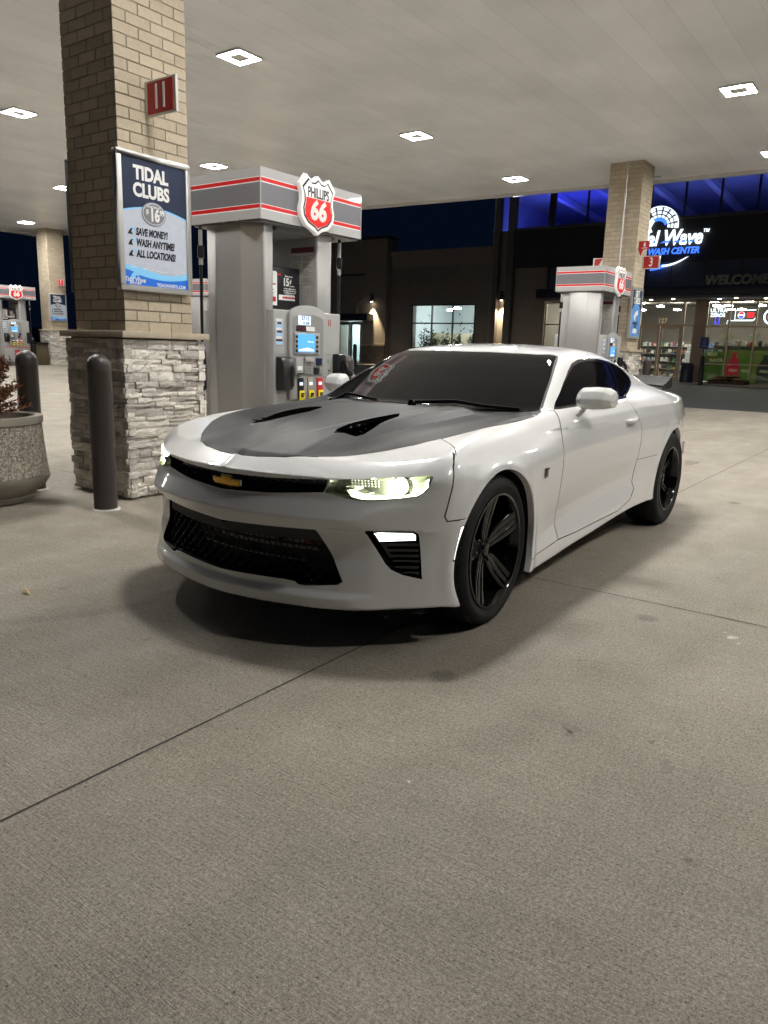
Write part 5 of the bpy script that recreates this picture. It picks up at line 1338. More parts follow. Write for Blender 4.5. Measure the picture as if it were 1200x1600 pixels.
        mb = MB(); put_poly(mb, shield_poly(.108, .117), (5.6875, yf+sd*.004, .45), U, V, t=.002); mb.build('decal_red', m_gred, ds)
        mb = MB(); put_text(mb, '66', (5.6875, yf+sd*.008, .43), U, V, size=.11, off=.004); mb.build('decal_numeral', m_white, ds)
    return t
PU = make_pump()
# short black hose standing off the near end of the pump, left of the post
D2 = dup(PU, (13.64-5.06, .03, gz(14, 5.5)), label='far fuel pump with a striped grey topper, seen over the coupe roof')
D3 = dup(PU, (13.93-5.06, 16.0-5.06, gz(14, 16)), label='fuel pump half hidden between the near column and the near pump')
D4 = dup(PU, (14.06-5.06, 26.9-5.06, gz(14.5, 26.9)), label='small distant fuel pump at the far left edge')
# islands: low kerbed slabs the pumps stand on
mb = MB()
for x0, x1, y in ((4.7, 7.2, 5.52), (13.0, 16.6, 5.52), (12.9, 16.6, 16.2), (13.4, 16.9, 27.4)): mb.box(x0, x1, y-.6, y+.6, gz(x0, y)-.3, gz((x0+x1)/2, y)+.0)
tag(mb.build('island_slab', m_walk), kind='structure')
t = empty('litter_bin', (15.75, 27.6, .25), 'brown square bin between the distant pump and the column marked 7', 'bin')
mb = MB(); mb.prism([(15.52, 27.1), (15.98, 27.1), (15.98, 27.6), (15.52, 27.6)], 2, .3, 1.05); mb.build('bin_body', mat('bin_brown', (.09, .07, .04), rough=.6), t, bevel=.02)
mb = MB(); mb.box(15.49, 16.01, 27.07, 27.63, 1.05, 1.13); mb.build('bin_lid', m_pblk, t, bevel=.02)
# ================================================================ the store across the forecourt (front wall in the plane X = 32)
SX = 32.0
UY = (0, -1, 0); VZ = (0, 0, 1)
m_wall = mat('dark_stucco', (.19, .17, .155), rough=.9, var=.10, vscale=1.5, bump=.3, bscale=30)
m_wall2 = mat('brown_stucco', (.24, .21, .175), rough=.9, var=.08, vscale=1.5, bump=.3, bscale=30)
m_fas = mat('charcoal_fascia', (.03, .028, .03), rough=.6, bump=.4, bscale=12)
m_frame = mat('bronze_window_frame', (.36, .28, .20), rough=.45, metal=.2)
m_dfr = mat('dark_window_frame', (.03, .028, .03), rough=.5)
m_wains = mat('wainscot_stone', (.12, .10, .08), rough=.9, var=.35, vscale=5, bump=.8, bscale=10)
m_sglass = glass_mat('store_glass', (.80, .84, .84), .35)
m_cglass = glass_mat('clerestory_glass', (.85, .88, .95), .3)
m_navyc = mat('navy_metal', (.010, .014, .035), rough=.45)
st = empty('store_building', (SX, 10, .3), 'dark convenience store with glowing blue clerestory windows and a lit shop front', 'building')
def bx(mb, x0, x1, y0, y1, z0, z1): mb.box(SX+x0, SX+x1, y0, y1, z0, z1)
# main tower block: wall left of the shop front, fascia, clerestory
mb = MB(); bx(mb, 0, .4, 14.55, 17.28, .1, 6.55); mb.prism([(SX-.02, 8.4), (SX-.05, 6.6), (SX-.35, .1), (SX, .1)] if False else [(SX-.001, 6.55), (SX-.12, .1), (SX-.001, .1)], 1, 17.0, 17.30); mb.build('tower_wall', m_wall2, st)
mb = MB()
for a, b in ((16.83, 17.08), (16.10, 16.43)): bx(mb, -.28, -.02, a, b, .1, 8.4)
mb.build('column_strip', mat('taupe_metal', (.11, .10, .095), rough=.5), st)
mb = MB(); bx(mb, -.08, .3, -6, 16.05, 4.92, 6.50); mb.build('sign_fascia', m_fas, st)
mb = MB(); bx(mb, -.14, .0, -6, 16.05, 6.50, 6.60); mb.build('fascia_coping', mat('coping_grey', (.10, .09, .085), rough=.5), st)
# clerestory: blue-lit room behind glass
mb = MB(); bx(mb, .02, .03, -6, 17.25, 6.6, 8.4); mb.build('clerestory_glass', m_cglass, st)
mb = MB(); y = -5.4
for y in [5.06+1.31*i for i in range(-8, 7)]: bx(mb, -.02, .06, y-.035, y+.035, 6.6, 8.4)
bx(mb, -.06, .08, 14.35, 14.62, 6.6, 8.4); bx(mb, -.06, .08, -6, 16.05, 8.15, 8.4)
mb.build('clerestory_mullion', m_dfr, st)
m_bl = mat('room_white', (.50, .52, .62), rough=.8, var=.2, vscale=.6)
mb = MB(); bx(mb, .4, 12, -6, 17.2, 6.35, 6.45); bx(mb, 11.8, 12, -6, 17.2, 6.4, 9.0); bx(mb, .05, 12, 17.2, 17.3, 6.4, 9.0); bx(mb, .4, 12, -6, -5.9, 6.4, 9.0)
mb.add([(SX+.05, -6, 8.25), (SX+12, -6, 7.7), (SX+12, 17.25, 7.7), (SX+.05, 17.25, 8.25), (SX+.05, -6, 8.35), (SX+12, -6, 7.8), (SX+12, 17.25, 7.8), (SX+.05, 17.25, 8.35)], [(0, 1, 2, 3), (4, 7, 6, 5), (0, 4, 5, 1), (1, 5, 6, 2), (2, 6, 7, 3), (3, 7, 4, 0)])
mb.build('upper_room', m_bl, st)
for y in [-4.5+2.15*i for i in range(10)]:
    mb = MB(); mb.add([(SX+a, y+b, (8.25 - a*.55/12) - c) for a in (.2, 11.7) for b in (-.12, .12) for c in (.01, .26)], [(0, 1, 3, 2), (4, 6, 7, 5), (0, 4, 5, 1), (2, 3, 7, 6), (0, 2, 6, 4), (1, 5, 7, 3)])
    mb.build('roof_beam', mat('beam_pale', (.85, .85, .9), rough=.7), st)
mb = MB()
for y in [-4.5+2.6*i for i in range(8)]: bx(mb, 1.3, 1.42, y-.9, y+.9, 6.62, 6.68)
bx(mb, 1.3, 1.42, 13.2, 17.0, 6.62, 6.68)
mb.build('blue_strip_light', mat('lit_blue_strip', (0, 0, 1), emis=(.19, .25, 1), es=4), st)
# glass band between fascia and entrance canopy
mb = MB(); bx(mb, .0, .02, -6, 14.47, 3.95, 4.92); mb.build('upper_band_glass', mat('dusk_blue_panel', (.09, .105, .15), rough=.25), st)
mb = MB()
for y in [14.45-1.3*i for i in range(15)]: bx(mb, -.03, .0, y-.02, y+.02, 3.95, 4.92)
bx(mb, -.05, -.001, -6, 14.5, 3.90, 3.96); mb.build('band_mullion', m_dfr, st)
# the navy entrance canopy with its tie rods and standing letters
mb = MB(); bx(mb, -1.55, -.001, -6, 14.3, 3.52, 3.88); mb.build('entrance_canopy', m_navyc, st, bevel=.01)
mb = MB(); bx(mb, -1.50, -.02, -6, 14.25, 3.44, 3.518); mb.build('canopy_underside', mat('underside_pale', (.12, .115, .11), rough=.6), st)
mb = MB()
for y in (7.3, 2.6, 12.0): mb.tube([(SX-1.3, y+.45, 3.88), (SX-.02, y-.02, 5.05)], .014, 6); mb.box(SX-.04, SX-.001, y-.09, y+.05, 4.98, 5.12)
mb.build('tie_rod', m_dfr, st)
mb = MB()
for i, y in enumerate((10.6, 8.75, 7.15, 6.5, 5.55, 4.6, 9.7, 3.6)):
    mb.lathe([(0, 0), (.055, 0), (.06, .008)], (SX-.75 - .35*(i % 2), y, 3.428), 12, 2)
mb.build('downlight', mat('lit_downlight', (1, 1, 1), emis=(1, .86, .62), es=30), st)
mb = MB(); put_text(mb, 'WELCOME', (SX-1.38, 6.52, 4.055), UY, VZ, size=.46, off=.014, xs=.98, shear=.12, extr=.04); mb.build('welcome_lettering', mat('sign_letter_grey', (.26, .25, .24), rough=.5), st)
# shop front: piers, door set, windows
mb = MB(); bx(mb, -.10, .05, 7.72, 8.12, .25, 3.44); mb.build('shopfront_pier', mat('tan_pier', (.22, .17, .125), rough=.6, var=.05), st)
mb = MB(); bx(mb, -.02, .2, -6, 7.70, .15, .33); mb.build('window_sill', m_frame, st)
mb = MB()
ys = [7.70, 6.87, 5.93, 4.99, 4.05, 3.1, 2.1, 1.1, 0.1, -1, -2, -3, -4, -5, -6]
for y in ys: bx(mb, -.04, .06, y-.03, y+.03, .33, 3.44)
for z in (2.45, 1.03, 3.41): bx(mb, -.035, .055, -6, 7.7, z-.028, z+.028)
for y in [8.15, 8.57, 10.30, 11.3, 12.3, 13.3, 14.47]: bx(mb, -.04, .06, y-.03, y+.03, .28, 3.44)
for z in (2.50, 3.41): bx(mb, -.035, .055, 8.15, 14.47, z-.028, z+.028)
bx(mb, -.035, .055, 8.15, 8.57, .28, .40); bx(mb, -.035, .055, 10.3, 14.47, .28, .42)
mb.build('shopfront_frame', m_frame, st)
mb = MB(); bx(mb, .0, .012, -6, 7.7, .33, 3.44); bx(mb, .0, .012, 8.15, 8.57, .3, 3.44); bx(mb, 0, .012, 8.57, 10.3, 2.52, 3.40); bx(mb, 0, .012, 10.3, 14.47, .4, 3.44); mb.build('shopfront_glass', m_sglass, st)
for y0, y1 in ((8.60, 9.43), (9.45, 10.27)):
    mb = MB(); f = .085
    for a in ((y0, y1, .30, .48), (y0, y1, 2.36, 2.47), (y0, y0+f, .48, 2.36), (y1-f, y1, .48, 2.36)): bx(mb, -.05, .0, *a)
    d = mb.build('entrance_door', m_frame, st)
    mb = MB(); bx(mb, -.03, -.02, y0+f, y1-f, .48, 2.36); mb.build('door_pane', m_sglass, d)
    mb = MB(); yy = y1-f-.03 if y0 < 9 else y0+f+.03; mb.tube([(SX-.10, yy, 1.0), (SX-.10, yy, 1.6)], .014, 6); bx(mb, -.07, -.05, y0+f, y1-f, 1.24, 1.28); mb.build('door_bar', m_dfr, d)
mb = MB(); put_text(mb, '127', (SX-.012, 9.39, 2.655), UY, VZ, size=.27, off=.006, xs=.9); mb.build('street_number', mat('number_gold', (.55, .42, .24), rough=.5, emis=(1, .8, .5), es=.08), st)
# posters behind the lower panes; faint emission stands in for shop light through the film
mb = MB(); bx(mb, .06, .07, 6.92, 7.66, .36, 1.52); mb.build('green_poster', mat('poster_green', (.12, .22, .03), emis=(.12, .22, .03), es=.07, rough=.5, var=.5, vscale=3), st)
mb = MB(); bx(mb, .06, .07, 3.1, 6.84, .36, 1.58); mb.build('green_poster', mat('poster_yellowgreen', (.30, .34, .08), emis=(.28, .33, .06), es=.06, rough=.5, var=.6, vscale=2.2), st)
def bottle(y, m_, h=1.12, z=.38, w=.36):
    mb = MB(); P = [(0, 0), (w*.5, .0), (w*.52, .5*h), (w*.46, .62*h), (w*.30, .76*h), (w*.13, .86*h), (w*.13, .93*h), (w*.17, .935*h), (w*.17, h), (0, h)]
    P = [(a*1.35, b) for a, b in P]; put_poly(mb, P[:-1] + [(-a, b) for a, b in P[::-1]][:-1], (SX+.055, y, z), UY, VZ, t=.003); return mb.build('pictured_bottle', m_, st)
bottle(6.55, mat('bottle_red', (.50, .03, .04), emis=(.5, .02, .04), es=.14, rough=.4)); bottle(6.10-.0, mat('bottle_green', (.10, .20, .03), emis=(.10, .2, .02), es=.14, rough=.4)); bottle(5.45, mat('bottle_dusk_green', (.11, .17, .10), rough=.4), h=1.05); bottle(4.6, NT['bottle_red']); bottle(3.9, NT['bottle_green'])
mb = MB()
for y in (6.55, 6.1, 5.45, 4.6, 3.9): put_text(mb, 'FRESH', (SX+.050, y, .80), UY, VZ, size=.14, off=.003, shear=.2, xs=.8)
put_text(mb, 'BOLD', (SX+.055, 7.36, 1.40), UY, VZ, size=.17, off=.003, xs=.8); put_text(mb, 'FLAVOR', (SX+.055, 7.20, 1.17), UY, VZ, size=.17, off=.003, xs=.8)
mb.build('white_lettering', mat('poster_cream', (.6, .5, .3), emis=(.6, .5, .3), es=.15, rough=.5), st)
mb = MB(); put_text(mb, 'REFRESHING', (SX+.055, 7.28, 1.285), UY, VZ, size=.15, off=.003, xs=.68); mb.build('yellow_lettering', mat('poster_yellow', (.42, .36, .02), rough=.5), st)
# neon signs hung inside the top panes
m_neon = mat('neon_white', (1, 1, 1), emis=(.80, .95, 1), es=2.2); m_nblu = mat('neon_blue', (0, 0, 1), emis=(.05, .05, 1), es=2.5); m_nred = mat('neon_red', (1, 0, 0), emis=(1, .04, .06), es=1.)
def sign(name, label): return empty(name, (SX+.15, 0, 2.8), label, 'neon sign')
t = sign('neon_sign', 'white neon ULTRA sign with a blue box below in the shop window')
mb = MB()
put_text(mb, 'CREAM', (SX+.14, 7.33, 3.20), UY, VZ, size=.13, off=.001, shear=.2); put_text(mb, 'ULTRA', (SX+.14, 7.33, 3.06), UY, VZ, size=.20, off=.003); put_text(mb, 'ZEROS', (SX+.14, 7.35, 2.88), UY, VZ, size=.18, off=.003); mb.build('neon_lettering', m_neon, t)
mb = MB(); mb.tube([(SX+.14, y, z) for y, z in ((7.42, 2.83), (7.28, 2.83), (7.28, 2.56), (7.42, 2.56))], .012, 6, closed=True); mb.build('blue_tube', m_nblu, t)
t = sign('neon_sign', 'framed neon sign with a round red and blue badge in the shop window')
mb = MB(); mb.tube([(SX+.14, y, z) for y, z in ((6.72, 3.06), (5.98, 3.08), (5.96, 2.82), (6.05, 2.70), (6.72, 2.70))], .016, 6, closed=True); mb.tube([(SX+.14, y, z) for y, z in ((6.98, 2.56), (6.98, 2.68), (6.08, 2.68))], .010, 6)
mb.lathe([(0, 0), (.125, 0), (.125, .01)], (SX+.14, 6.50, 2.89), 24, 0); mb.build('white_tube', m_neon, t)
mb = MB(); put_poly(mb, [(.10*math.cos(a), .10*math.sin(a)+.01) for a in [math.pi*i/12 for i in range(13)]], (SX+.135, 6.50, 2.90), UY, VZ, t=.003); put_poly(mb, [(-.12, -.10), (.12, -.10), (.12, .10), (-.12, .10)], (SX+.135, 6.17, 2.89), UY, VZ, t=.003); mb.build('red_badge', m_nred, t)
mb = MB(); put_poly(mb, [(.10*math.cos(a), .10*math.sin(a)-.01) for a in [-math.pi*i/12 for i in range(13)]][::-1], (SX+.135, 6.50, 2.88), UY, VZ, t=.003); mb.build('blue_badge', m_nblu, t)
t = sign('neon_sign', 'round white ring neon sign at the right edge of the shop window')
mb = MB(); mb.tube([(SX+.14, 5.42+.27*math.cos(a), 2.83+.27*math.sin(a)) for a in [2*math.pi*i/28 for i in range(28)]], .03, 6, closed=True); mb.build('ring_tube', m_neon, t)
mb = MB(); mb.lathe([(0, 0), (.16, 0), (.16, .01)], (SX+.15, 5.42, 2.83), 24, 0); mb.build('ring_disc', mat('ring_teal', (.2, .4, .4), emis=(.3, .6, .6), es=.6), t)
# the car-wash sign
m_sgw = mat('lit_sign_white', (1, 1, 1), emis=(.80, .93, 1), es=.9); m_sgb = mat('lit_sign_blue', (0, .1, .8), emis=(.06, .20, 1), es=.85)
t = empty('wall_sign', (SX-.15, 9.5, 5.7), 'lit white and blue car wash sign with a curling wave on the dark fascia', 'sign')
fx = SX-.16
mb = MB(); put_text(mb, 'Tidal Wave', (fx, 8.18, 5.80), UY, VZ, size=.80, off=.017, xs=.79, shear=.22, align='RIGHT', extr=.03); put_text(mb, 'TM', (fx, 8.06, 6.02), UY, VZ, size=.16, off=.006, shear=.2); mb.build('wave_lettering', m_sgw, t)
mb = MB()
for y, w in ((10.22, .17), (9.97, .10), (9.52, .34), (9.12, .16), (8.84, .15), (8.55, .17)): put_poly(mb, [(-w*.5-.05, -.085), (w*.35, -.085), (w*.5, .02), (w*.2, -.02), (-w*.2, .0)], (fx-.034, y, 5.72), UY, VZ, t=.01)
put_text(mb, 'AUTO WASH CENTER', (fx, 8.24, 5.315), UY, VZ, size=.335, off=.008, xs=.86, shear=.22, align='RIGHT', extr=.02); mb.build('blue_lettering', m_sgb, t)
def ring(r0, r1, a0, a1, cy_, cz_, n=18, ky=1., kz=1., tilt=0.): 
    return [(cy_ + ky*r1*math.cos(a0+(a1-a0)*i/n), cz_ + kz*r1*math.sin(a0+(a1-a0)*i/n)) for i in range(n+1)] + [(cy_ + ky*r0*math.cos(a1+(a0-a1)*i/n), cz_ + kz*r0*math.sin(a1+(a0-a1)*i/n)) for i in range(n+1)]
mb = MB()
# crest: a band of tread-like blocks curling over (u runs to the right, measured from Y=10.0)
for k, (r0, r1) in enumerate(((.44, .54), (.60, .72), (.78, .90))):
    for i in range(6):
        a0 = R(122 - 23*i); a1 = a0 - R(16)
        put_poly(mb, ring(r0, r1, a1, a0, .12, 0, 4, .80, .78), (fx, 10.0, 6.28), UY, VZ, t=.03)
put_poly(mb, ring(.93, .97, R(-8), R(122), .12, 0, 18, .80, .78), (fx, 10.0, 6.28), UY, VZ, t=.03)
put_poly(mb, [(-.35, .0), (-.15, .25), (-.05, .1), (-.18, -.15), (-.10, -.30), (-.25, -.35), (-.40, -.2)], (fx, 10.0, 6.38), UY, VZ, t=.03)
mb.build('wave_crest', m_sgw, t)
mb = MB(); put_poly(mb, ring(.36, .56, R(20), R(120), .10, -.05, 12, .75, .70), (fx+.01, 10.0, 6.28), UY, VZ, t=.012); mb.build('crest_blue', m_sgb, t); mb = MB(); put_poly(mb, [(1.1*s, -.20 + .36*s*s*.9 - .06*(1-s)) for s in [i/8 for i in range(5)]] + [(1.1*s, -.10 + .36*s*s*.8) for s in [i/8 for i in range(4, -1, -1)]], (fx, 10.05, 4.86), UY, VZ, t=.02); mb.build('blue_swoosh', m_sgb, t)
mb = MB(); put_poly(mb, [(.45+1.0*s, -.13 + .36*s*s) for s in [i/10 for i in range(11)]] + [(.45+1.0*s, -.05 + .32*s*s - .01*(s > .9)) for s in [i/10 for i in range(9, -1, -1)]], (fx, 10.05, 4.86), UY, VZ, t=.02); mb.build('white_swoosh', m_sgw, t)
# interior of the shop: floor, ceiling lamps, shelving with goods
mb = MB(); bx(mb, .1, 13, -6, 14.6, .22, .30); mb.build('shop_floor', mat('shop_floor_tile', (.35, .33, .30), rough=.3), st)
mb = MB(); bx(mb, .1, 13, -6, 14.6, 4.0, 4.1); bx(mb, 12.9, 13, -6, 14.6, .3, 4.0); bx(mb, .1, 13, 14.5, 14.6, .3, 4.0); mb.build('shop_walls', mat('shop_wall', (.16, .145, .13), rough=.8, var=.2, vscale=1), st)
mb = MB()
for x in (1.3, 3.8, 6.6, 9.5):
    for y in (8.4, 8.9, 7.0, 5.0, 3.0, 1, 11.5, 13.3): mb.lathe([(0, 0), (.17, 0), (.19, .03), (.05, .06)], (SX+x, y, 3.62), 14, 2)
mb.build('shop_lamp', mat('lit_shop_lamp', (1, 1, 1), emis=(1, .91, .75), es=100), st)
cols = [(.30, .04, .03), (.34, .34, .32), (.04, .10, .24), (.30, .18, .05), (.05, .14, .07), (.34, .29, .22), (.02, .02, .02), (.20, .09, .06), (.45, .45, .43)]
gm = [mat('goods_%s' % n_, c, rough=.4, emis=c, es=.05) for n_, c in zip(('red', 'white', 'blue', 'amber', 'green', 'cream', 'black', 'pink', 'pale'), cols)]  # faint emission in each packet's own colour, in place of shop light
r_ = random.Random(21)
for i, (x, y0, y1, h) in enumerate(((.7, 3.0, 7.5, 1.55), (3.4, 8.5, 10.0, 1.15), (5.5, 4, 13.8, 1.45), (8.5, 2, 13.8, 1.5), (1.8, 10.6, 14.0, 1.2))):
    t = empty('store_shelf', (SX+x, (y0+y1)/2, .3), ('long shelf of packets just inside the right shop window', 'low shelf of mixed goods behind the glass doors', 'middle shelf of goods deep in the shop', 'rear shelf of goods at the back of the shop', 'shelf of goods left of the glass doors')[i], 'shelf', 'shelves of goods inside the shop')
    mb = MB(); z = .35; lv = []
    while z < .3 + h: bx(mb, x-.2, x+.2, y0, y1, z, z+.03); lv.append(z+.03); z += .34
    bx(mb, x-.02, x+.02, y0, y1, .3, .3+h); mb.build('shelf_rack', mat('rack_grey', (.16, .15, .14), rough=.5), t)
    mb = MB()
    for z in lv:
        y = y0
        while y < y1-.2:
            w_ = r_.uniform(.04, .13); hh = r_.uniform(.07, .21); mb.mi = r_.choice((0, 1, 1, 2, 3, 4, 5, 5, 6, 6, 7, 8, 8)); bx(mb, x-.17-r_.random()*.03, x-.03, y, y+w_, z, z+hh); y += w_ + r_.uniform(.0, .04)
    o = mb.build('goods', gm, t); o['kind'] = 'stuff'
# snow-white ice figure / soft-serve machine glimpsed beside the door, hanging plants
t = empty('drink_machine', (SX+.6, 8.36, .3), 'white drinks machine behind the narrow pane right of the doors', 'machine')
mb = MB(); mb.lathe([(.0, 1.75), (.10, 1.72), (.12, 1.6), (.08, 1.5), (.15, 1.45), (.17, 1.1), (.12, 1.0), (.13, .3), (0, .3)], (SX+.6, 8.36, 0), 20, 2); mb.build('machine_body', mat('machine_white', (.5, .5, .5), rough=.3, emis=(.6, .6, .6), es=.25), t, smooth=True)  # grey body whitened by a soft emission of its own
for y, lb in ((6.85, 'leafy plant hanging inside the window near the blue parking sign'), (6.0, 'leafy plant hanging inside the window under the framed neon')):
    t = empty('hanging_plant', (SX+.3, y, 2.1), lb, 'plant')
    mb = MB()
    for i in range(90):
        p = Vector((SX+.3+r_.gauss(0, .08), y+r_.gauss(0, .10), 2.08+r_.gauss(0, .07))); d = Vector((r_.gauss(0, .04), r_.gauss(0, .06), r_.gauss(0, .05))); w_ = Vector((0, .018, .012)); mb.add([p, p+d*.5+w_, p+d, p+d*.5-w_], [(0, 1, 2, 3)])
    mb.build('leaves', mat('plant_leaf', (.16, .20, .06), rough=.6, emis=(.2, .25, .1), es=.10), t)  # leaves given a faint glow in place of light falling on them
    mb = MB(); mb.tube([(SX+.3, y, 2.1), (SX+.3, y, 3.4)], .006, 5); mb.build('plant_cord', m_dfr, t)
# outside things by the shop front
t = empty('litter_bin', (SX-.7, 8.25, .3), 'dark navy litter bin standing against the tan pier of the shop', 'bin')
mb = MB(); mb.lathe([(0, 1.05), (.19, 1.04), (.235, .98), (.24, .30), (0, .30)], (SX-.9, 8.0, 0), 24, 2); mb.build('bin_body', m_navyc, t, smooth=True)
mb = MB(); mb.lathe([(.242, .96), (.250, .95), (.250, .93), (.242, .92)], (SX-.9, 8.0, 0), 24, 2, closed=True); mb.build('bin_band', m_dfr, t)
t = empty('parking_sign', (29.9, 7.18, .3), 'blue accessible parking sign on a black post in front of the shop', 'sign')
mb = MB(); mb.lathe([(0, 1.36), (.05, 1.34), (.085, 1.28), (.088, .1), (0, .1)], (29.9, 7.18, 0), 20, 2); mb.build('post_sleeve', mat('post_black', (.012, .012, .014), rough=.5), t, smooth=True)
mb = MB(); mb.box(29.88, 29.92, 7.16, 7.20, 1.3, 1.98); mb.build('sign_post', m_dfr, t)
mb = MB(); mb.box(29.865, 29.878, 7.02, 7.33, 1.58, 2.00); mb.build('blue_plate', mat('parking_blue', (.010, .025, .13), rough=.5), t, bevel=.004)
mb = MB(); c0 = (29.863, 7.175, 1.83)
mb.tube([(29.862, 7.175+.055*math.cos(a), 1.81+.055*math.sin(a)) for a in [R(-200+25*i) for i in range(10)]], .006, 5); mb.tube([(29.862, 7.20, 1.90), (29.862, 7.195, 1.83), (29.862, 7.155, 1.825), (29.862, 7.135, 1.77)], .008, 5); mb.lathe([(0, 0), (.014, 0), (.014, .004)], (29.860, 7.20, 1.92), 10, 0)
for z in (1.70, 1.675, 1.65): mb.box(29.862, 29.865, 7.08, 7.27, z, z+.010)
mb.build('wheelchair_symbol', mat('symbol_pale', (.22, .26, .38), rough=.5), t)
r_ = random.Random(4)
t = empty('pallet', (31.2, 6.45, .3), 'low dark pallet holding bags in front of the shop window', 'pallet')
mb = MB()
for k in range(5): mb.box(30.75, 31.75, 5.85+.27*k, 6.05+.27*k, .40, .44)
for x in (30.8, 31.25, 31.7): mb.box(x-.04, x+.04, 5.85, 7.13, .29, .40)
mb.build('slats', mat('pallet_wood', (.05, .035, .02), rough=.9), t)
bagc = [(.28, .15, .06), (.33, .26, .18), (.22, .12, .06), (.30, .20, .12), (.12, .06, .04)]
for i, (y, z, m_) in enumerate(((6.85, .49, 0), (6.5, .49, 4), (6.12, .49, 3), (6.68, .585, 1), (6.28, .60, 2))):
    mb = MB(); n1, n2 = 8, 6
    for i1 in range(1): 
        prof = []
        vs = []; 
        for a in range(n1+1):
            for b in range(16):
                u = -1+2*a/n1; w_ = 2*math.pi*b/16; s = (1-abs(u)**4)**.5*.95+.05
                vs.append((31.1 + .33*u + r_.gauss(0, .006), y + .20*s*math.cos(w_) + r_.gauss(0, .006), z + .055*s*math.sin(w_)*(1+.2*math.sin(u*5)) + r_.gauss(0, .004)))
        mb.add(vs, [(a*16+b, a*16+(b+1) % 16, (a+1)*16+(b+1) % 16, (a+1)*16+b) for a in range(n1) for b in range(16)] + [tuple(range(16))[::-1], tuple(range(n1*16, n1*16+16))])
    o = mb.build('mulch_bag', mat('bag_%s' % ('orange', 'cream', 'rust', 'tan', 'umber')[m_], bagc[m_], rough=.5, var=.3, vscale=12), smooth=True)
    tag(o, ('orange-brown bag lying at the left of the pallet', 'dark umber bag at the bottom middle of the pallet', 'tan bag lying at the right of the pallet', 'cream bag lying on top of the heap, nearer the post', 'rust bag lying on top of the heap, nearer the window')[i], 'bag', 'bags stacked on the pallet')
# ---- left wing of the store: low wall, lit window, corner block with glass doors
wg = empty('store_wing', (SX, 20, .4), 'low dark wing of the store with one bright window and glass end doors', 'building')
mb = MB()
for a in ((17.30, 18.08, .2, 5.93), (21.66, 22.95, .2, 5.93), (18.08, 21.66, 3.42, 5.93), (18.08, 21.66, .2, 1.30)): bx(mb, .10, .5, *a)
mb.build('wing_wall', m_wall, wg)
mb = MB(); bx(mb, .02, .098, 17.31, 22.9, 5.20, 5.72); bx(mb, -.02, .55, 17.31, 22.95, 5.72, 5.95); mb.build('parapet_band', mat('parapet_brown', (.24, .21, .18), rough=.8), wg)
mb = MB()
for a in ((22.95, 24.42, .2, 6.55), (26.02, 33.0, .2, 6.55), (24.42, 26.02, 2.62, 6.55)): bx(mb, -.35, .5, *a)
mb.build('corner_block', m_wall2, wg)
mb = MB(); bx(mb, -.40, .55, 22.90, 33.0, 6.55, 6.68); mb.build('block_coping', m_dfr, wg)
mb = MB(); bx(mb, -.42, -.352, 22.95, 24.38, .2, 1.38); mb.build('stone_wainscot', m_wains, wg); mb = MB(); bx(mb, -.45, -.352, 22.93, 24.40, 1.38, 1.46); mb.build('wainscot_cap', m_frame, wg)
mb = MB(); bx(mb, -.9, -.36, 23.7, 28.0, 2.62, 2.95); mb.build('door_awning', m_navyc, wg)
mb = MB(); bx(mb, -.39, -.352, 24.3, 25.9, 4.85, 4.93); mb.build('wall_ledge', m_dfr, wg)
mb = MB(); bx(mb, .10, .17, 18.0, 21.7, 3.36, 3.42)
for y in (18.10, 19.30, 20.48, 21.62): bx(mb, .08, .16, y-.03, y+.03, 1.30, 3.40)
for z in (2.53, 1.33): bx(mb, .08, .16, 18.1, 21.62, z-.03, z+.03)
mb.build('wing_window_frame', m_dfr, wg)
mb = MB(); bx(mb, .12, .13, 18.1, 21.6, 1.3, 3.4); mb.build('wing_window_pane', m_sglass, wg)
mb = MB(); bx(mb, .5, 6, 17.4, 22.9, .3, .4); bx(mb, 5.9, 6, 17.4, 22.9, .4, 4); bx(mb, .5, 6, 17.4, 17.5, .4, 4.0); bx(mb, .5, 6, 22.8, 22.9, .4, 4.0); bx(mb, .5, 6, 17.4, 22.9, 3.95, 4.05); mb.build('diner_room', mat('diner_wall', (.58, .62, .62), rough=.7), wg)
mb = MB()
for x, y in ((1.5, 19.9), (2.2, 18.6), (3, 21.2), (4.2, 19.4)): mb.lathe([(0, 0), (.16, 0), (.20, .04), (.04, .10)], (SX+x, y, 3.28), 16, 2)
mb.build('diner_lamp', mat('lit_diner_lamp', (1, 1, 1), emis=(.96, 1, 1), es=90), wg)
mb = MB(); bx(mb, 5.8, 5.88, 19.0, 19.7, 2.55, 2.95); bx(mb, 5.8, 5.88, 17.8, 18.8, 2.45, 2.85)
for k in range(7): bx(mb, 5.78, 5.80, 17.85+.13*k, 17.93+.13*k, 2.50, 2.80)
mb.build('menu_board', mat('menu_dark', (.04, .05, .07), rough=.5), wg)
mb = MB(); bx(mb, 3.2, 3.5, 17.6, 22.4, .4, 2.15); mb.build('diner_counter', mat('counter_cream', (.5, .44, .30), rough=.6, var=.2, vscale=3), wg)
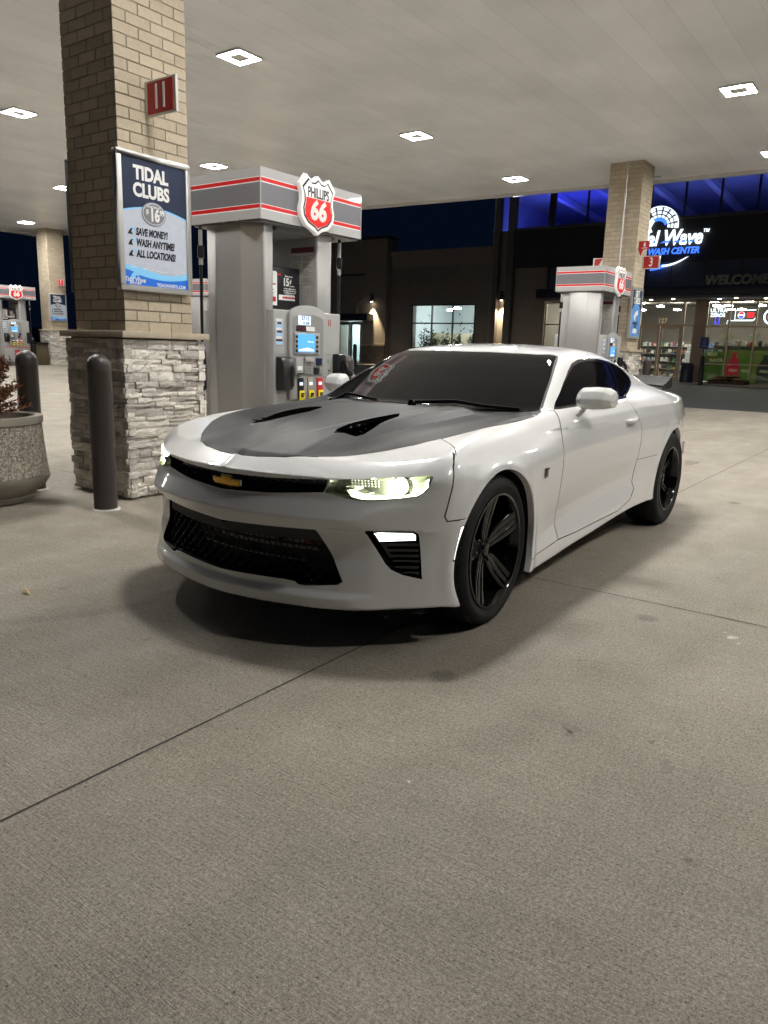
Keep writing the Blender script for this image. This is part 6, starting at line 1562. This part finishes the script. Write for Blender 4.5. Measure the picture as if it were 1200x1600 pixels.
for k, (y, s) in enumerate(((21.3, .5), (20.8, .42), (20.1, .34), (19.4, .38), (18.6, .42), (18.2, .5))):
    t = empty('window_plant', (SX+.8, y, 1.2), ('tall dark leafy plant at the left of the lit wing window', 'dark leafy plant second from the left in the lit wing window', 'low plant left of centre in the lit wing window', 'low plant right of centre in the lit wing window', 'spiky plant second from the right in the lit wing window', 'spiky plant at the right of the lit wing window')[k], 'plant', 'plants in the lit wing window')
    mb = MB()
    for i in range(190):
        p = Vector((SX+.8+r_.gauss(0, .1), y+r_.gauss(0, s*.36), 1.25+abs(r_.gauss(0, s*1.0)))); d = Vector((r_.gauss(0, .04), r_.gauss(0, .10), r_.uniform(.03, .16))); w_ = Vector((0, .035, .01)); mb.add([p-w_*.5, p+d*.5-w_, p+d, p+d*.5+w_], [(0, 1, 2, 3)])
    mb.build('leaves', mat('dim_leaf', (.05, .065, .02), rough=.7), t)
for y0, y1 in ((24.46, 25.20), (25.24, 25.98)):
    mb = MB(); f = .10
    for a in ((y0, y1, .35, .50), (y0, y1, 2.42, 2.58), (y0, y0+f, .50, 2.42), (y1-f, y1, .50, 2.42)): bx(mb, -.33, -.25, *a)
    d = mb.build('glass_door', mat('grey_door_frame', (.16, .16, .15), rough=.5), wg); mb = MB(); bx(mb, -.29, -.28, y0+f, y1-f, .5, 2.42); mb.build('door_pane', m_sglass, d)
mb = MB(); bx(mb, .6, 4, 24.0, 26.6, .3, .4); bx(mb, 2.5, 2.6, 24.0, 26.6, .4, 3); bx(mb, .5, 2.6, 24.0, 24.1, .4, 3); bx(mb, .5, 2.6, 26.5, 26.6, .4, 3); bx(mb, .5, 2.6, 24, 26.6, 2.95, 3.05); mb.build('lobby_room', mat('lobby_wall', (.62, .70, .70), rough=.7), wg)
mb = MB(); bx(mb, 1.2, 1.5, 24.4, 26.2, 2.85, 2.90); mb.build('lobby_lamp', mat('lit_lobby_lamp', (1, 1, 1), emis=(.88, 1, 1), es=40), wg)
mb = MB(); bx(mb, 2.42, 2.5, 25.35, 25.9, .4, 2.3); mb.build('inner_door', mat('brown_inner_door', (.22, .14, .08), rough=.6), wg)
for y, lb, xo in ((23.73, 'cylinder wall light throwing a cone down the corner block', -.35), (16.62, 'cylinder wall light throwing a cone down beside the columns', 0)):
    t = empty('wall_sconce', (SX+xo-.1, y, 3.6), lb, 'wall light', 'cylinder wall lights on the store')
    mb = MB(); mb.tube([(SX+xo-.16, y, 3.55), (SX+xo-.16, y, 3.95)], .075, 14); mb.box(SX+xo-.12, SX+xo-.001, y-.05, y+.05, 3.68, 3.80); mb.build('sconce_body', m_dfr, t)
    mb = MB(); mb.lathe([(0, 0), (.055, 0), (.055, .006)], (SX+xo-.16, y, 3.54), 14, 2); mb.build('sconce_lens', mat('lit_sconce', (1, 1, 1), emis=(1, .82, .55), es=25), t)
    ld = bpy.data.lights.new('sconce_beam', 'SPOT'); ld.energy = 550; ld.color = (1, .80, .52); ld.spot_size = R(62); ld.spot_blend = .5; ld.shadow_soft_size = .04
    lo_ = bpy.data.objects.new('sconce_beam', ld); COL.objects.link(lo_); lo_.parent = t; lo_.location = (-.08, 0, -.09)
t = empty('wall_lamp', (SX-.4, 24.35, 3.2), 'small boxy lamp hanging above the left glass doors', 'lamp')
mb = MB(); mb.lathe([(.10, 0), (.10, .30), (0, .32)], (SX-.75, 24.5, 2.95), 12, 2); mb.build('lamp_shade', mat('shade_beige', (.14, .11, .09), rough=.7), t)
mb = MB(); mb.tube([(SX-.75, 24.5, 3.27), (SX-.6, 24.2, 3.75), (SX-.36, 24.1, 3.85)], .012, 5); mb.build('lamp_arm', m_dfr, t)
t = empty('post_bollard', (28.4, 22.3, .3), 'thin black bollard in front of the corner block beside the lit doors', 'bollard'); mb = MB(); mb.lathe([(0, 1.45), (.08, 1.4), (.09, 1.3), (.09, .1)], (28.4, 22.3, 0), 16, 2, cap=False); mb.build('bollard_cover', NT['post_black'], t, smooth=True)
